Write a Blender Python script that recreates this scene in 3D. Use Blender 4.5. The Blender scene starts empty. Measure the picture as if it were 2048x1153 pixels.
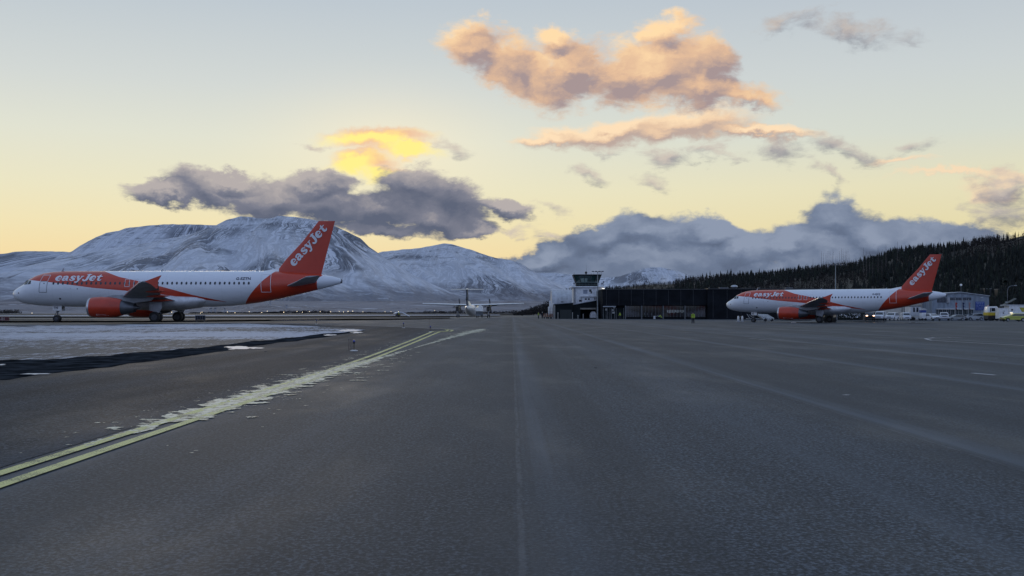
import bpy, bmesh, math, random
from mathutils import Vector, Matrix, noise as mnoise
R = math.radians
rnd = random.Random(7)
sc = bpy.context.scene
COL = sc.collection
# ------------------------------------------------------------------ camera
F, HY, CX, CH = 2200.0, 626.0, 1024.0, 1.68     # focal length in photo pixels, horizon row, centre column, eye height
cam = bpy.data.objects.new('camera', bpy.data.cameras.new('camera'))
COL.objects.link(cam); sc.camera = cam
cam.location = (0, 0, CH); cam.rotation_euler = (R(90), 0, 0)
cam.data.sensor_width = 36; cam.data.lens = 36*F/2048
cam.data.shift_y = (HY-576.5)/2048
cam.data.clip_start = 0.1; cam.data.clip_end = 60000
sc.view_settings.view_transform = 'Standard'; sc.view_settings.look = 'None'
sc.view_settings.exposure = .08; sc.view_settings.gamma = 1
sc.cycles.use_denoising = True
sc.cycles.max_bounces = 6
sc.render.film_transparent = False
# ------------------------------------------------------------------ sun (below the ridge: only a faint broad glow)
sl = bpy.data.lights.new('sun', 'SUN'); sl.energy = 0.22; sl.angle = R(14); sl.color = (1.0, .82, .62)
so = bpy.data.objects.new('sun', sl); COL.objects.link(so)
SUN_AZ, SUN_EL = R(-14), R(9)
sd = Vector((math.sin(SUN_AZ)*math.cos(SUN_EL), math.cos(SUN_AZ)*math.cos(SUN_EL), math.sin(SUN_EL)))
so.rotation_euler = sd.to_track_quat('Z', 'Y').to_euler()
# ------------------------------------------------------------------ world sky with clouds, laid out on the sky's own azimuth and elevation
def srgb(r, g, b, k=1.0):
    f = lambda c: (c/255/12.92 if c/255 <= .04045 else ((c/255+.055)/1.055)**2.4)*k
    return (f(r), f(g), f(b), 1)
world = bpy.data.worlds.new('World'); sc.world = world; world.use_nodes = True
class NT:
    def __init__(s, nt): s.nt = nt; nt.nodes.clear()
    def n(s, t, **kw):
        nd = s.nt.nodes.new(t)
        for k, v in kw.items(): setattr(nd, k, v)
        return nd
    def l(s, a, b): s.nt.links.new(a, b)
    def m(s, op, a, b=None, c=None, clamp=False):
        nd = s.nt.nodes.new('ShaderNodeMath'); nd.operation = op; nd.use_clamp = clamp
        for i, v in enumerate((a, b, c)):
            if v is None: continue
            if isinstance(v, (int, float)): nd.inputs[i].default_value = v
            else: s.l(v, nd.inputs[i])
        return nd.outputs[0]
    def vm(s, op, a, b=None, scale=None):
        nd = s.nt.nodes.new('ShaderNodeVectorMath'); nd.operation = op
        for i, v in enumerate((a, b)):
            if v is None: continue
            if isinstance(v, (tuple, list, Vector)): nd.inputs[i].default_value = tuple(v)[:3]
            else: s.l(v, nd.inputs[i])
        if scale is not None:
            if isinstance(scale, (int, float)): nd.inputs['Scale'].default_value = scale
            else: s.l(scale, nd.inputs['Scale'])
        return nd.outputs[1] if op in ('LENGTH', 'DOT_PRODUCT') else nd.outputs[0]
    def mix(s, f, a, b, mode='MIX'):
        nd = s.nt.nodes.new('ShaderNodeMix'); nd.data_type = 'RGBA'; nd.blend_type = mode
        for sock, v in ((nd.inputs['Factor'], f), (nd.inputs[6], a), (nd.inputs[7], b)):
            if isinstance(v, (int, float)): sock.default_value = v
            elif isinstance(v, (tuple, list)): sock.default_value = v if len(v) == 4 else (*v, 1)
            else: s.l(v, sock)
        return nd.outputs[2]
    def ramp(s, f, stops, interp='LINEAR'):
        nd = s.nt.nodes.new('ShaderNodeValToRGB'); cr = nd.color_ramp; cr.interpolation = interp
        while len(cr.elements) < len(stops): cr.elements.new(.5)
        for e, (p, c) in zip(cr.elements, stops):
            e.position = p; e.color = c if isinstance(c, (tuple, list)) and len(c) == 4 else ((c, c, c, 1) if isinstance(c, (int, float)) else (*c, 1))
        if f is not None: s.l(f, nd.inputs[0])
        return nd.outputs[0]
    def noise(s, vec, scale, detail=3, rough=.5, dist=0, out=0):
        nd = s.nt.nodes.new('ShaderNodeTexNoise'); nd.inputs['Scale'].default_value = scale
        nd.inputs['Detail'].default_value = detail; nd.inputs['Roughness'].default_value = rough
        nd.inputs['Distortion'].default_value = dist
        if vec is not None: s.l(vec, nd.inputs['Vector'])
        return nd.outputs[out]
    def sstep(s, v, a, b):
        nd = s.nt.nodes.new('ShaderNodeMapRange'); nd.interpolation_type = 'SMOOTHSTEP'
        nd.inputs['From Min'].default_value = a; nd.inputs['From Max'].default_value = b
        s.l(v, nd.inputs['Value']); return nd.outputs[0]
    def mp(s, vec, loc=(0, 0, 0), rot=(0, 0, 0), scale=(1, 1, 1), typ='POINT'):
        nd = s.nt.nodes.new('ShaderNodeMapping'); nd.vector_type = typ
        s.l(vec, nd.inputs['Vector'])
        if 'Location' in nd.inputs: nd.inputs['Location'].default_value = loc
        nd.inputs['Rotation'].default_value = rot; nd.inputs['Scale'].default_value = scale
        return nd.outputs[0]
def sky_uv(px, py):                    # direction of a photo point as azimuth / elevation, 22 units per radian
    a = math.atan((px-CX)/F); e = math.atan((HY-py)/F*math.cos(a))
    return a*22, e*22
# each cloud: ellipses (px, py, rx, ry, clockwise tilt in degrees)
CL = {
 'A': [(945, 85, 95, 65, 15), (1015, 130, 115, 66, 40), (1080, 160, 115, 68, 20), (1150, 135, 105, 92, 0), (1235, 150, 125, 84, 0),
       (1325, 68, 84, 50, -5), (1330, 140, 150, 90, 0), (1420, 125, 70, 62, 30), (1400, 182, 180, 48, 5), (1490, 196, 90, 28, 14), (1115, 72, 55, 36, 0)],
 'B': [(1215, 268, 220, 32, -5), (1370, 254, 170, 38, -6), (1110, 282, 110, 16, -3), (1500, 264, 160, 18, 4), (1330, 270, 190, 26, 0)],
 'C': [(752, 280, 150, 31, -1), (725, 325, 85, 30, -10), (820, 300, 80, 20, 8), (770, 345, 90, 26, 0)],
 'D': [(350, 384, 120, 26, 0), (430, 376, 110, 42, 8), (540, 394, 160, 52, 6), (650, 408, 160, 58, 4), (760, 420, 160, 56, 0), (830, 370, 110, 50, 8),
       (905, 400, 105, 56, 30), (870, 440, 150, 40, 2), (1000, 426, 90, 24, 8), (640, 368, 90, 34, 0), (940, 462, 90, 20, 0), (460, 352, 80, 20, 0), (760, 458, 150, 26, 6)],
 'E': [(1090, 522, 130, 36, -14), (1210, 478, 120, 54, -18), (1290, 458, 120, 54, 0), (1430, 470, 105, 44, 14), (1300, 530, 300, 90, 0), (1480, 505, 130, 60, 0),
       (1580, 490, 120, 50, -20), (1675, 438, 80, 62, 0), (1650, 500, 160, 76, 0), (1740, 474, 130, 50, 15), (1885, 482, 190, 50, 9), (1750, 535, 280, 70, 0), (1500, 585, 640, 80, 0), (1150, 575, 190, 56, 0), (1960, 505, 120, 34, 10)],
 'F': [(1445, 308, 95, 22, 0), (1560, 302, 66, 34, 28), (1690, 300, 105, 28, 22), (1822, 296, 50, 26, -20), (1190, 350, 60, 24, 20), (1208, 302, 54, 19, 10),
       (1312, 366, 54, 28, 25), (1330, 318, 66, 21, 5), (2015, 365, 80, 36, 0), (2020, 425, 110, 56, 0), (905, 303, 40, 22, 20), (625, 296, 38, 12, 8),
       (1655, 358, 56, 18, 40), (1090, 422, 54, 19, 10), (1560, 52, 90, 26, -15), (1690, 60, 150, 36, 8), (1030, 465, 60, 14, 0), (500, 437, 70, 13, 0), (1110, 470, 50, 22, 0)],
 'G': [(1900, 352, 130, 9, 2), (2010, 352, 90, 14, 0), (1990, 376, 60, 20, 0), (1800, 325, 80, 10, 4)],
}
def chain(t, vec, val):
    nd = t.n('ShaderNodeCombineXYZ'); t.l(t.m('MULTIPLY', val, 1e-7), nd.inputs[2])
    return t.vm('ADD', vec, nd.outputs[0])
def cloud_group(key):
    g = bpy.data.node_groups.new('cloud_'+key, 'ShaderNodeTree')
    g.interface.new_socket('P', in_out='INPUT', socket_type='NodeSocketVector')
    g.interface.new_socket('Field', in_out='OUTPUT', socket_type='NodeSocketFloat')
    t = NT(g); gi = t.n('NodeGroupInput'); go = t.n('NodeGroupOutput')
    cur = None; src = gi.outputs[0]
    for px, py, rx, ry, rot in CL[key]:
        u, v = sky_uv(px, py)
        q = t.mp(src, loc=(u, v, 0), rot=(0, 0, R(-rot)), scale=(rx/100, ry/100, 1), typ='TEXTURE')
        f = t.m('SUBTRACT', 1.0, t.vm('LENGTH', q))
        if cur is None: cur = f
        else:
            nd = g.nodes.new('ShaderNodeMath'); nd.operation = 'SMOOTH_MAX'; t.l(cur, nd.inputs[0]); t.l(f, nd.inputs[1]); nd.inputs[2].default_value = .18
            cur = nd.outputs[0]
        src = chain(t, gi.outputs[0], cur)      # evaluated one after another: keeps the shader's memory small
    t.l(cur, go.inputs[0])
    return g
W = NT(world.node_tree)
tc = W.n('ShaderNodeTexCoord'); sep = W.n('ShaderNodeSeparateXYZ'); W.l(tc.outputs['Generated'], sep.inputs[0])
az = W.m('ARCTAN2', sep.outputs[0], sep.outputs[1])
el = W.m('ARCSINE', sep.outputs[2])
azu, elu = W.m('MULTIPLY', az, 22), W.m('MULTIPLY', el, 22)
P = W.n('ShaderNodeCombineXYZ'); W.l(azu, P.inputs[0]); W.l(elu, P.inputs[1])
Pv = P.outputs[0]
# clear twilight sky: warm low in front, grey blue above, cool behind
ef = W.m('DIVIDE', W.m('MAXIMUM', elu, 0), 34.6, clamp=True)
warm = W.ramp(ef, [(0, srgb(240, 206, 148)), (1.0/34.6, srgb(240, 215, 162)), (1.7/34.6, srgb(236, 222, 178)), (2.4/34.6, srgb(230, 224, 192)), (3.4/34.6, srgb(220, 221, 205)),
                   (4.4/34.6, srgb(206, 211, 208)), (6.0/34.6, srgb(186, 196, 204)), (9/34.6, srgb(160, 180, 202)), (1, srgb(138, 160, 196))])
cool = W.ramp(ef, [(0, srgb(138, 152, 188)), (3/34.6, srgb(162, 178, 212)), (10/34.6, srgb(162, 182, 220)), (1, srgb(134, 158, 200))])
right = W.ramp(ef, [(0, srgb(228, 205, 158)), (1.5/34.6, srgb(224, 212, 166)), (2.4/34.6, srgb(224, 218, 184)), (3.4/34.6, srgb(208, 213, 203)),
                    (4.6/34.6, srgb(198, 205, 206)), (6.2/34.6, srgb(181, 191, 201)), (9/34.6, srgb(156, 174, 198)), (1, srgb(138, 160, 196))])
front = W.mix(W.sstep(azu, -3, 10), warm, right)
sky = W.mix(W.sstep(W.m('ABSOLUTE', azu), 22, 48), front, cool)
# sun glow above the ridge
gu, gv = sky_uv(770, 300)
gq = W.vm('LENGTH', W.mp(Pv, loc=(gu, gv, 0), scale=(2.2, 1.1, 1), typ='TEXTURE'))
glow = W.m('POWER', W.m('SUBTRACT', 1, W.m('MULTIPLY', gq, .55), clamp=True), 2)
sky = W.mix(W.m('MULTIPLY', glow, .6), sky, (1.0, .86, .58, 1))
nv = W.mp(Pv, scale=(.75, 1.25, 1))
n1 = W.noise(nv, 1.25, 11, .64, .35)
n2 = W.noise(W.mp(Pv, loc=(7, 3, 0), scale=(.6, 1.5, 1)), 2.4, 7, .66, .5)
n3 = W.noise(W.mp(Pv, loc=(17, 3, 0), scale=(.5, 1.1, 1)), .8, 4, .55, .2)
def nz(n, k): return W.m('MULTIPLY', W.m('SUBTRACT', n, .5), k)
wn1 = W.noise(W.mp(Pv, loc=(3, 8, 0), scale=(.8, 1.2, 1)), 1.1, 2, .5, 0, 1)      # billowing outlines instead of ellipses
wn2 = W.noise(W.mp(Pv, loc=(13, 1, 0), scale=(.8, 1.2, 1)), 4.2, 4, .62, 0, 1)
PV0 = W.vm('ADD', W.vm('ADD', Pv, W.vm('SCALE', W.vm('SUBTRACT', wn1, (.5, .5, .5)), None, .75)), W.vm('SCALE', W.vm('SUBTRACT', wn2, (.5, .5, .5)), None, .34))
LAST = None
def bg(col, k=1.0):
    nd = W.n('ShaderNodeBackground'); W.l(col, nd.inputs[0]); nd.inputs[1].default_value = k; return nd.outputs[0]
def mixs(f, a, b):
    nd = W.n('ShaderNodeMixShader'); W.l(f, nd.inputs[0]); W.l(a, nd.inputs[1]); W.l(b, nd.inputs[2]); return nd.outputs[0]
def add_cloud(under, key, amp1, amp2, a0, a1, lit, mid, shade, delta, k, base=.5, opac=1.0, n_col=.6, thick=.0, namp=None):
    """one cloud family: coverage field, then the light that reaches each spot (less cloud towards the light = brighter)"""
    g = cloud_group(key); global LAST
    Pc = PV0 if LAST is None else chain(W, PV0, LAST)
    nd = W.n('ShaderNodeGroup'); nd.node_tree = g; W.l(Pc, nd.inputs[0]); f0 = nd.outputs[0]
    d = W.m('ADD', f0, W.m('ADD', nz(n1, amp1), nz(n2, amp2)))
    a = W.m('MULTIPLY', W.sstep(d, a0, a1), opac); LAST = a
    Pd = W.vm('ADD', chain(W, PV0, a), (delta[0], delta[1], 0))
    nd = W.n('ShaderNodeGroup'); nd.node_tree = g; W.l(Pd, nd.inputs[0]); f1 = nd.outputs[0]
    na = namp or amp1
    d1 = W.m('ADD', f1, nz(W.noise(W.mp(Pd, scale=(.75, 1.25, 1)), .95, 5, .60, .25), na))
    d0 = W.m('ADD', f0, nz(W.noise(W.mp(chain(W, PV0, a), scale=(.75, 1.25, 1)), .95, 5, .6, .25), na))
    L = W.m('ADD', base, W.m('ADD', W.m('MULTIPLY', W.m('SUBTRACT', d0, d1), k), nz(n3, n_col)))
    L = W.m('SUBTRACT', L, W.m('MULTIPLY', f0, thick), clamp=True)
    return mixs(a, under, bg(W.ramp(L, [(0, shade), (.5, mid), (1, lit)])))
SH = bg(sky); CLEAR = SH
SH = add_cloud(SH, 'E', .46, .35, .06, .36, srgb(138, 149, 170), srgb(106, 119, 143), srgb(82, 93, 115), (.06, .20), 1.0, .40, 1, 1.5, -.28, .9)
SH = add_cloud(SH, 'C', .32, .3, .0, .7, srgb(255, 236, 140), srgb(250, 214, 146), srgb(236, 190, 152), (.02, -.22), 1.5, .5)
SH = add_cloud(SH, 'D', .90, .75, .04, .46, srgb(178, 170, 168), srgb(122, 124, 138), srgb(92, 99, 118), (.0, .22), 1.1, .60, 1, 1.1, .45, 1.0)
SH = add_cloud(SH, 'B', .6, .4, -.05, .6, srgb(248, 219, 182), srgb(226, 194, 164), srgb(186, 166, 156), (-.05, .14), 1.6, .62, 1, .8, .5, .9)
SH = add_cloud(SH, 'G', .5, .35, .0, .8, srgb(246, 214, 178), srgb(238, 202, 174), srgb(214, 188, 172), (-.1, .1), .8, .6, .75)
SH = add_cloud(SH, 'A', .95, .80, .04, .55, srgb(252, 216, 168), srgb(222, 184, 152), srgb(164, 146, 146), (-.16, .20), 1.2, .66, 1.0, 1.5, .42, 1.2)
SH = add_cloud(SH, 'F', 1.6, 1.9, .10, 1.15, srgb(198, 186, 176), srgb(158, 154, 158), srgb(112, 117, 132), (-.1, .2), .8, .38, .9)
inview = W.m('MULTIPLY', W.m('LESS_THAN', W.m('ABSOLUTE', azu), 12.5), W.m('MULTIPLY', W.m('LESS_THAN', elu, 7.5), W.m('GREATER_THAN', elu, -.5)))
SH = mixs(inview, CLEAR, SH)                    # the rest of the sky is clear
wo = W.n('ShaderNodeOutputWorld'); W.l(SH, wo.inputs[0])
world.cycles.sampling_method = 'MANUAL'; world.cycles.sample_map_resolution = 512
# ------------------------------------------------------------------ helpers
def S(t): t = max(0, min(1, t)); return t*t*(3-2*t)
def gz(x, y):                            # lie of the land: the left side and the far side rise half a metre
    if y < 1: return 0.0
    u = -x/y
    return .60*S((u+.02)/.14)*S((y-30)/85) + .2*S((u+.02)/.05)*S((y-180)/80) - .10*S((-u-.08)/.10)*S((y-90)/70)
def gp(px, py):                          # ground point seen at a photo pixel
    d = CH*F/max(py-HY, .2); x = 0; z = 0
    for _ in range(30):
        z = gz(x, d); d = .5*d+.5*(CH-z)*F/max(py-HY, .2); x = (px-CX)*d/F
    return Vector((x, d, gz(x, d)))
def at(px, py, d): return Vector(((px-CX)*d/F, d, (HY-py)*d/F+CH))
def interp(pts, x):
    if x <= pts[0][0]: return pts[0][1]
    for (a, b), (c, d) in zip(pts, pts[1:]):
        if x <= c: return b+(d-b)*(x-a)/(c-a) if c > a else d
    return pts[-1][1]
def tag(o, label=None, cat=None, group=None, kind=None):
    if label: o['label'] = label
    if cat: o['category'] = cat
    if group: o['group'] = group
    if kind: o['kind'] = kind
    return o
def empty(name, loc, rz=0, label=None, cat=None, group=None):
    o = bpy.data.objects.new(name, None); COL.objects.link(o); o.location = loc; o.rotation_euler = (0, 0, rz)
    o.empty_display_size = .3
    return tag(o, label, cat, group)
def copy_tree(o, parent=None):
    c = o.copy(); COL.objects.link(c)
    if parent: c.parent = parent
    for ch in list(o.children): copy_tree(ch, c)
    return c
class MB:
    def __init__(s): s.v = []; s.f = []; s.mi = []; s.cur = 0
    def vert(s, p): s.v.append(tuple(p)); return len(s.v)-1
    def face(s, idx): s.f.append(tuple(idx)); s.mi.append(s.cur)
    def quad(s, a, b, c, d): i = len(s.v); s.v += [tuple(a), tuple(b), tuple(c), tuple(d)]; s.face((i, i+1, i+2, i+3)); return s
    def poly(s, pts): i = len(s.v); s.v += [tuple(p) for p in pts]; s.face(range(i, i+len(pts))); return s
    def box(s, x0, x1, y0, y1, z0, z1, M=None):
        c = [Vector(p) for p in ((x0, y0, z0), (x1, y0, z0), (x1, y1, z0), (x0, y1, z0), (x0, y0, z1), (x1, y0, z1), (x1, y1, z1), (x0, y1, z1))]
        if M is not None: c = [M @ p for p in c]
        i = len(s.v); s.v += [tuple(p) for p in c]
        for q in ((3, 2, 1, 0), (4, 5, 6, 7), (0, 1, 5, 4), (1, 2, 6, 5), (2, 3, 7, 6), (3, 0, 4, 7)): s.face([i+k for k in q])
        return s
    def loft(s, rings, cap0=True, cap1=True, closed=True):
        n = len(rings[0]); base = len(s.v)
        for r in rings: s.v += [tuple(p) for p in r]
        for k in range(len(rings)-1):
            for j in range(n if closed else n-1):
                a = base+k*n+j; b = base+k*n+(j+1) % n
                s.face((a, b, b+n, a+n))
        if cap0: s.face([base+j for j in range(n)][::-1])
        if cap1: s.face([base+(len(rings)-1)*n+j for j in range(n)])
        return s
    def tube(s, a, b, r0, r1=None, n=8, caps=True):
        a, b = Vector(a), Vector(b); r1 = r0 if r1 is None else r1
        d = (b-a).normalized(); u = d.orthogonal().normalized(); w = d.cross(u)
        ring = lambda c, r: [c+(u*math.cos(2*math.pi*k/n)+w*math.sin(2*math.pi*k/n))*r for k in range(n)]
        return s.loft([ring(a, r0), ring(b, r1)], caps, caps)
    def path(s, pts, r, n=8):
        for a, b in zip(pts, pts[1:]): s.tube(a, b, r, r, n)
        return s
    def lathe(s, axis0, axis, prof, n=24, cap0=False, cap1=False):   # prof: (distance along axis, radius)
        a0 = Vector(axis0); d = Vector(axis).normalized(); u = d.orthogonal().normalized(); w = d.cross(u)
        return s.loft([[a0+d*t+(u*math.cos(2*math.pi*k/n)+w*math.sin(2*math.pi*k/n))*r for k in range(n)] for t, r in prof], cap0, cap1)
    def prism(s, pts, y0, y1):           # outline in x,z pushed along y
        n = len(pts); i = len(s.v)
        s.v += [(x, y0, z) for x, z in pts]+[(x, y1, z) for x, z in pts]
        s.face([i+k for k in range(n)]); s.face([i+n+k for k in range(n)][::-1])
        for k in range(n): s.face((i+k, i+n+k, i+n+(k+1) % n, i+(k+1) % n))
        return s
    def sphere(s, c, r, n=12, m=8, sq=(1, 1, 1)):
        c = Vector(c)
        rings = []
        for k in range(1, m):
            t = math.pi*k/m
            rings.append([c+Vector((math.sin(t)*math.cos(2*math.pi*j/n)*r*sq[0], math.sin(t)*math.sin(2*math.pi*j/n)*r*sq[1], math.cos(t)*r*sq[2])) for j in range(n)])
        return s.loft(rings, True, True)
    def build(s, name, mats, parent=None, smooth=False, bevel=0, solid=0, loc=None, rz=0):
        me = bpy.data.meshes.new(name); me.from_pydata(s.v, [], s.f)
        if not isinstance(mats, (list, tuple)): mats = [mats]
        for m in mats: me.materials.append(m)
        if len(mats) > 1:
            me.polygons.foreach_set('material_index', s.mi)
        bm = bmesh.new(); bm.from_mesh(me)
        bmesh.ops.recalc_face_normals(bm, faces=bm.faces); bm.to_mesh(me); bm.free()
        if smooth:
            me.polygons.foreach_set('use_smooth', [True]*len(me.polygons))
            me.set_sharp_from_angle(angle=R(38))
        o = bpy.data.objects.new(name, me); COL.objects.link(o)
        if parent: o.parent = parent
        if loc is not None: o.location = loc
        if rz: o.rotation_euler = (0, 0, rz)
        if bevel:
            b = o.modifiers.new('bevel', 'BEVEL'); b.width = bevel; b.segments = 2; b.limit_method = 'ANGLE'
        if solid:
            b = o.modifiers.new('solid', 'SOLIDIFY'); b.thickness = solid
        return o
_mats = {}
def mat(name, col, rough=.6, metal=0, spec=.5, var=.12, vscale=1.5, bump=0, bscale=20, emit=None, estr=0, coat=0, dirt=0):
    if name in _mats: return _mats[name]
    m = bpy.data.materials.new(name); m.use_nodes = True; t = NT(m.node_tree)
    b = t.n('ShaderNodeBsdfPrincipled'); o = t.n('ShaderNodeOutputMaterial'); t.l(b.outputs[0], o.inputs[0])
    tc = t.n('ShaderNodeTexCoord'); ob = tc.outputs['Object']
    n = t.noise(ob, vscale, 5, .6)
    dark = tuple(c*(1-var*1.6) for c in col[:3]); light = tuple(min(1, c*(1+var)) for c in col[:3])
    c = t.mix(t.sstep(n, .3, .7), dark, light)
    if dirt:
        c = t.mix(t.m('MULTIPLY', t.sstep(t.noise(t.mp(ob, scale=(3, 3, .5)), 2, 6, .7), .5, .8), dirt), c, (.09, .085, .08, 1))
    t.l(c, b.inputs['Base Color']); b.inputs['Roughness'].default_value = rough; b.inputs['Metallic'].default_value = metal
    b.inputs['Specular IOR Level'].default_value = spec
    if coat: b.inputs['Coat Weight'].default_value = coat; b.inputs['Coat Roughness'].default_value = .08
    if bump:
        bn = t.n('ShaderNodeBump'); bn.inputs['Strength'].default_value = bump; bn.inputs['Distance'].default_value = .05
        t.l(t.noise(ob, bscale, 4, .6), bn.inputs['Height']); t.l(bn.outputs[0], b.inputs['Normal'])
    if emit: b.inputs['Emission Color'].default_value = (*emit, 1); b.inputs['Emission Strength'].default_value = estr
    _mats[name] = m; return m
def glassy(name, col, rough=.06): return mat(name, col, rough, 0, .8, .2, .6, coat=.5)
WHITE = mat('white_paint', (.74, .75, .76), .35, coat=.3, dirt=.12)
CREAM = mat('cream_render', (.55, .52, .46), .8, var=.08, bump=.3, dirt=.35)
GREY = mat('grey_paint', (.33, .35, .38), .5)
LGREY = mat('light_grey_paint', (.5, .52, .55), .45)
DARK = mat('dark_paint', (.03, .033, .038), .5)
BLACK = mat('black_rubber', (.018, .018, .02), .75)
STEEL = mat('bare_steel', (.42, .44, .47), .32, .85)
DSTEEL = mat('dark_steel', (.14, .15, .17), .42, .7)
ORANGE = mat('orange_paint', (.48, .04, .011), .38, coat=.25, var=.06)
YELLOW = mat('yellow_paint', (.62, .45, .03), .45)
LIME = mat('lime_paint', (.44, .45, .07), .35, coat=.4, var=.06)
BLUE = mat('blue_paint', (.02, .05, .25), .5)
RED = mat('red_paint', (.45, .03, .02), .5)
CARGLASS = glassy('car_glass', (.015, .018, .022))
RUST = mat('orange_brown_paint', (.22, .07, .03), .6)
SKIN = mat('skin', (.5, .3, .22), .55)
VEST = mat('hi_vis_fabric', (.33, .46, .05), .8, var=.1, vscale=6)
NAVY = mat('navy_fabric', (.012, .015, .028), .9, vscale=6)
HAIR = mat('dark_hair', (.03, .022, .018), .7)
SNOW = mat('snow', (.78, .80, .84), .6, var=.06, vscale=3, bump=.5, bscale=12)
# ------------------------------------------------------------------ ground materials
def asphalt(name, base, lanes=True, k=1.0):
    m = bpy.data.materials.new(name); m.use_nodes = True; t = NT(m.node_tree)
    b = t.n('ShaderNodeBsdfPrincipled'); o = t.n('ShaderNodeOutputMaterial'); t.l(b.outputs[0], o.inputs[0])
    g = t.n('ShaderNodeNewGeometry'); p = g.outputs['Position']
    sp = t.n('ShaderNodeSeparateXYZ'); t.l(p, sp.inputs[0])
    big = t.noise(t.mp(p, scale=(1, .35, 1)), .16, 5, .6)
    mid = t.noise(t.mp(p, scale=(1, .25, 1)), .9, 6, .65)
    streak = t.noise(t.mp(p, scale=(1, .018, 1)), 1.5, 5, .62)
    fine = t.m('ADD', t.m('MULTIPLY', t.noise(t.mp(p, scale=(1, .75, 1)), 27, 2, .6), .62), t.m('MULTIPLY', t.noise(p, 62, 2, .7), .38))
    grit = t.noise(p, 150, 2, .7)
    c = t.mix(t.sstep(big, .33, .68), tuple(x*.74 for x in base), tuple(x*1.20 for x in base))
    c = t.mix(t.m('MULTIPLY', t.sstep(mid, .42, .75), .35), c, tuple(x*1.45 for x in base))
    c = t.mix(t.m('MULTIPLY', t.sstep(streak, .40, .66), .55), c, tuple(x*.50 for x in base))
    # stones in the binder
    c = t.mix(t.m('MULTIPLY', t.sstep(fine, .50, .60), .85), c, tuple(x*2.7 for x in base))
    c = t.mix(t.m('MULTIPLY', t.sstep(fine, .50, .41), .85), c, tuple(x*.22 for x in base))
    c = t.mix(t.m('MULTIPLY', t.sstep(grit, .69, .76), .7), c, (.30, .31, .33, 1))
    bands = t.noise(t.mp(p, scale=(1, .006, 1)), .42, 4, .6)          # paver passes and tyre tracks, all running the same way
    c = t.mix(t.m('MULTIPLY', t.sstep(bands, .54, .40), .45), c, tuple(x*.45 for x in base))
    c = t.mix(t.m('MULTIPLY', t.sstep(bands, .52, .66), .40), c, tuple(x*1.9 for x in base))
    if lanes:
        wob = t.m('MULTIPLY', t.m('SUBTRACT', t.noise(t.mp(p, scale=(.2, 1, 1)), .5, 4, .6), .5), .045)
        xl = t.m('ADD', t.m('DIVIDE', sp.outputs[0], 5.35), t.m('DIVIDE', wob, 5.35))
        fr = t.m('SUBTRACT', t.m('FRACT', t.m('ADD', xl, .487)), .5)      # seam every 5.35 m
        dist = t.m('ABSOLUTE', fr)
        seam = t.sstep(dist, .007, .002)
        seamb = t.m('MULTIPLY', seam, t.sstep(t.noise(t.mp(p, scale=(3, .6, 1)), 3, 4, .7), .35, .62))
        side = t.m('MULTIPLY', t.sstep(dist, .30, .0), .5)
        # each lane has its own tone
        lane = t.m('FLOOR', t.m('ADD', xl, .987))
        wn = t.n('ShaderNodeTexWhiteNoise', noise_dimensions='1D'); t.l(lane, wn.inputs['W'])
        c = t.mix(t.m('MULTIPLY', wn.outputs[0], .55), c, tuple(x*.62 for x in base))
        c = t.mix(t.m('MULTIPLY', side, t.sstep(mid, .35, .6)), c, tuple(x*.72 for x in base))
        lb = t.m('MULTIPLY', t.sstep(fr, .0, .03), t.sstep(fr, .16, .04))
        c = t.mix(t.m('MULTIPLY', t.m('MULTIPLY', lb, t.sstep(streak, .3, .6)), .60), c, tuple(x*2.2 for x in base))
        c = t.mix(t.m('MULTIPLY', seamb, .38), c, (.13, .14, .155, 1))
        c = t.mix(t.m('MULTIPLY', t.sstep(t.m('ABSOLUTE', t.m('SUBTRACT', fr, .022)), .009, .003), .30), c, tuple(x*.5 for x in base))
    t.l(c, b.inputs['Base Color'])
    wet = t.sstep(t.noise(t.mp(p, scale=(1, .3, 1)), .35, 5, .6), .45, .7)
    t.l(t.m('SUBTRACT', .74, t.m('MULTIPLY', wet, .14)), b.inputs['Roughness'])
    b.inputs['Specular IOR Level'].default_value = .35*k
    bn = t.n('ShaderNodeBump'); bn.inputs['Strength'].default_value = .55; bn.inputs['Distance'].default_value = .012
    t.l(t.m('ADD', t.m('MULTIPLY', fine, 1.0), t.m('MULTIPLY', grit, .3)), bn.inputs['Height']); t.l(bn.outputs[0], b.inputs['Normal'])
    return m
ASPH = asphalt('apron_asphalt', (.041, .050, .061), k=.62)
ASPH2 = asphalt('shoulder_asphalt', (.029, .036, .045), lanes=False, k=.12)
def field_mat():
    m = bpy.data.materials.new('winter_field'); m.use_nodes = True; t = NT(m.node_tree)
    b = t.n('ShaderNodeBsdfPrincipled'); o = t.n('ShaderNodeOutputMaterial'); t.l(b.outputs[0], o.inputs[0])
    g = t.n('ShaderNodeNewGeometry'); p = g.outputs['Position']
    a = t.noise(t.mp(p, scale=(.35, 1, 1)), .035, 6, .62)
    c = t.mix(t.sstep(a, .35, .62), (.045, .047, .045, 1), (.11, .10, .085, 1))
    s = t.noise(t.mp(p, loc=(9, 4, 0), scale=(.22, 1, 1)), .055, 7, .68)
    c = t.mix(t.m('MULTIPLY', t.sstep(s, .54, .66), .75), c, (.36, .38, .43, 1))
    t.l(c, b.inputs['Base Color']); b.inputs['Roughness'].default_value = .85
    return m
FIELD = field_mat()
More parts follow.
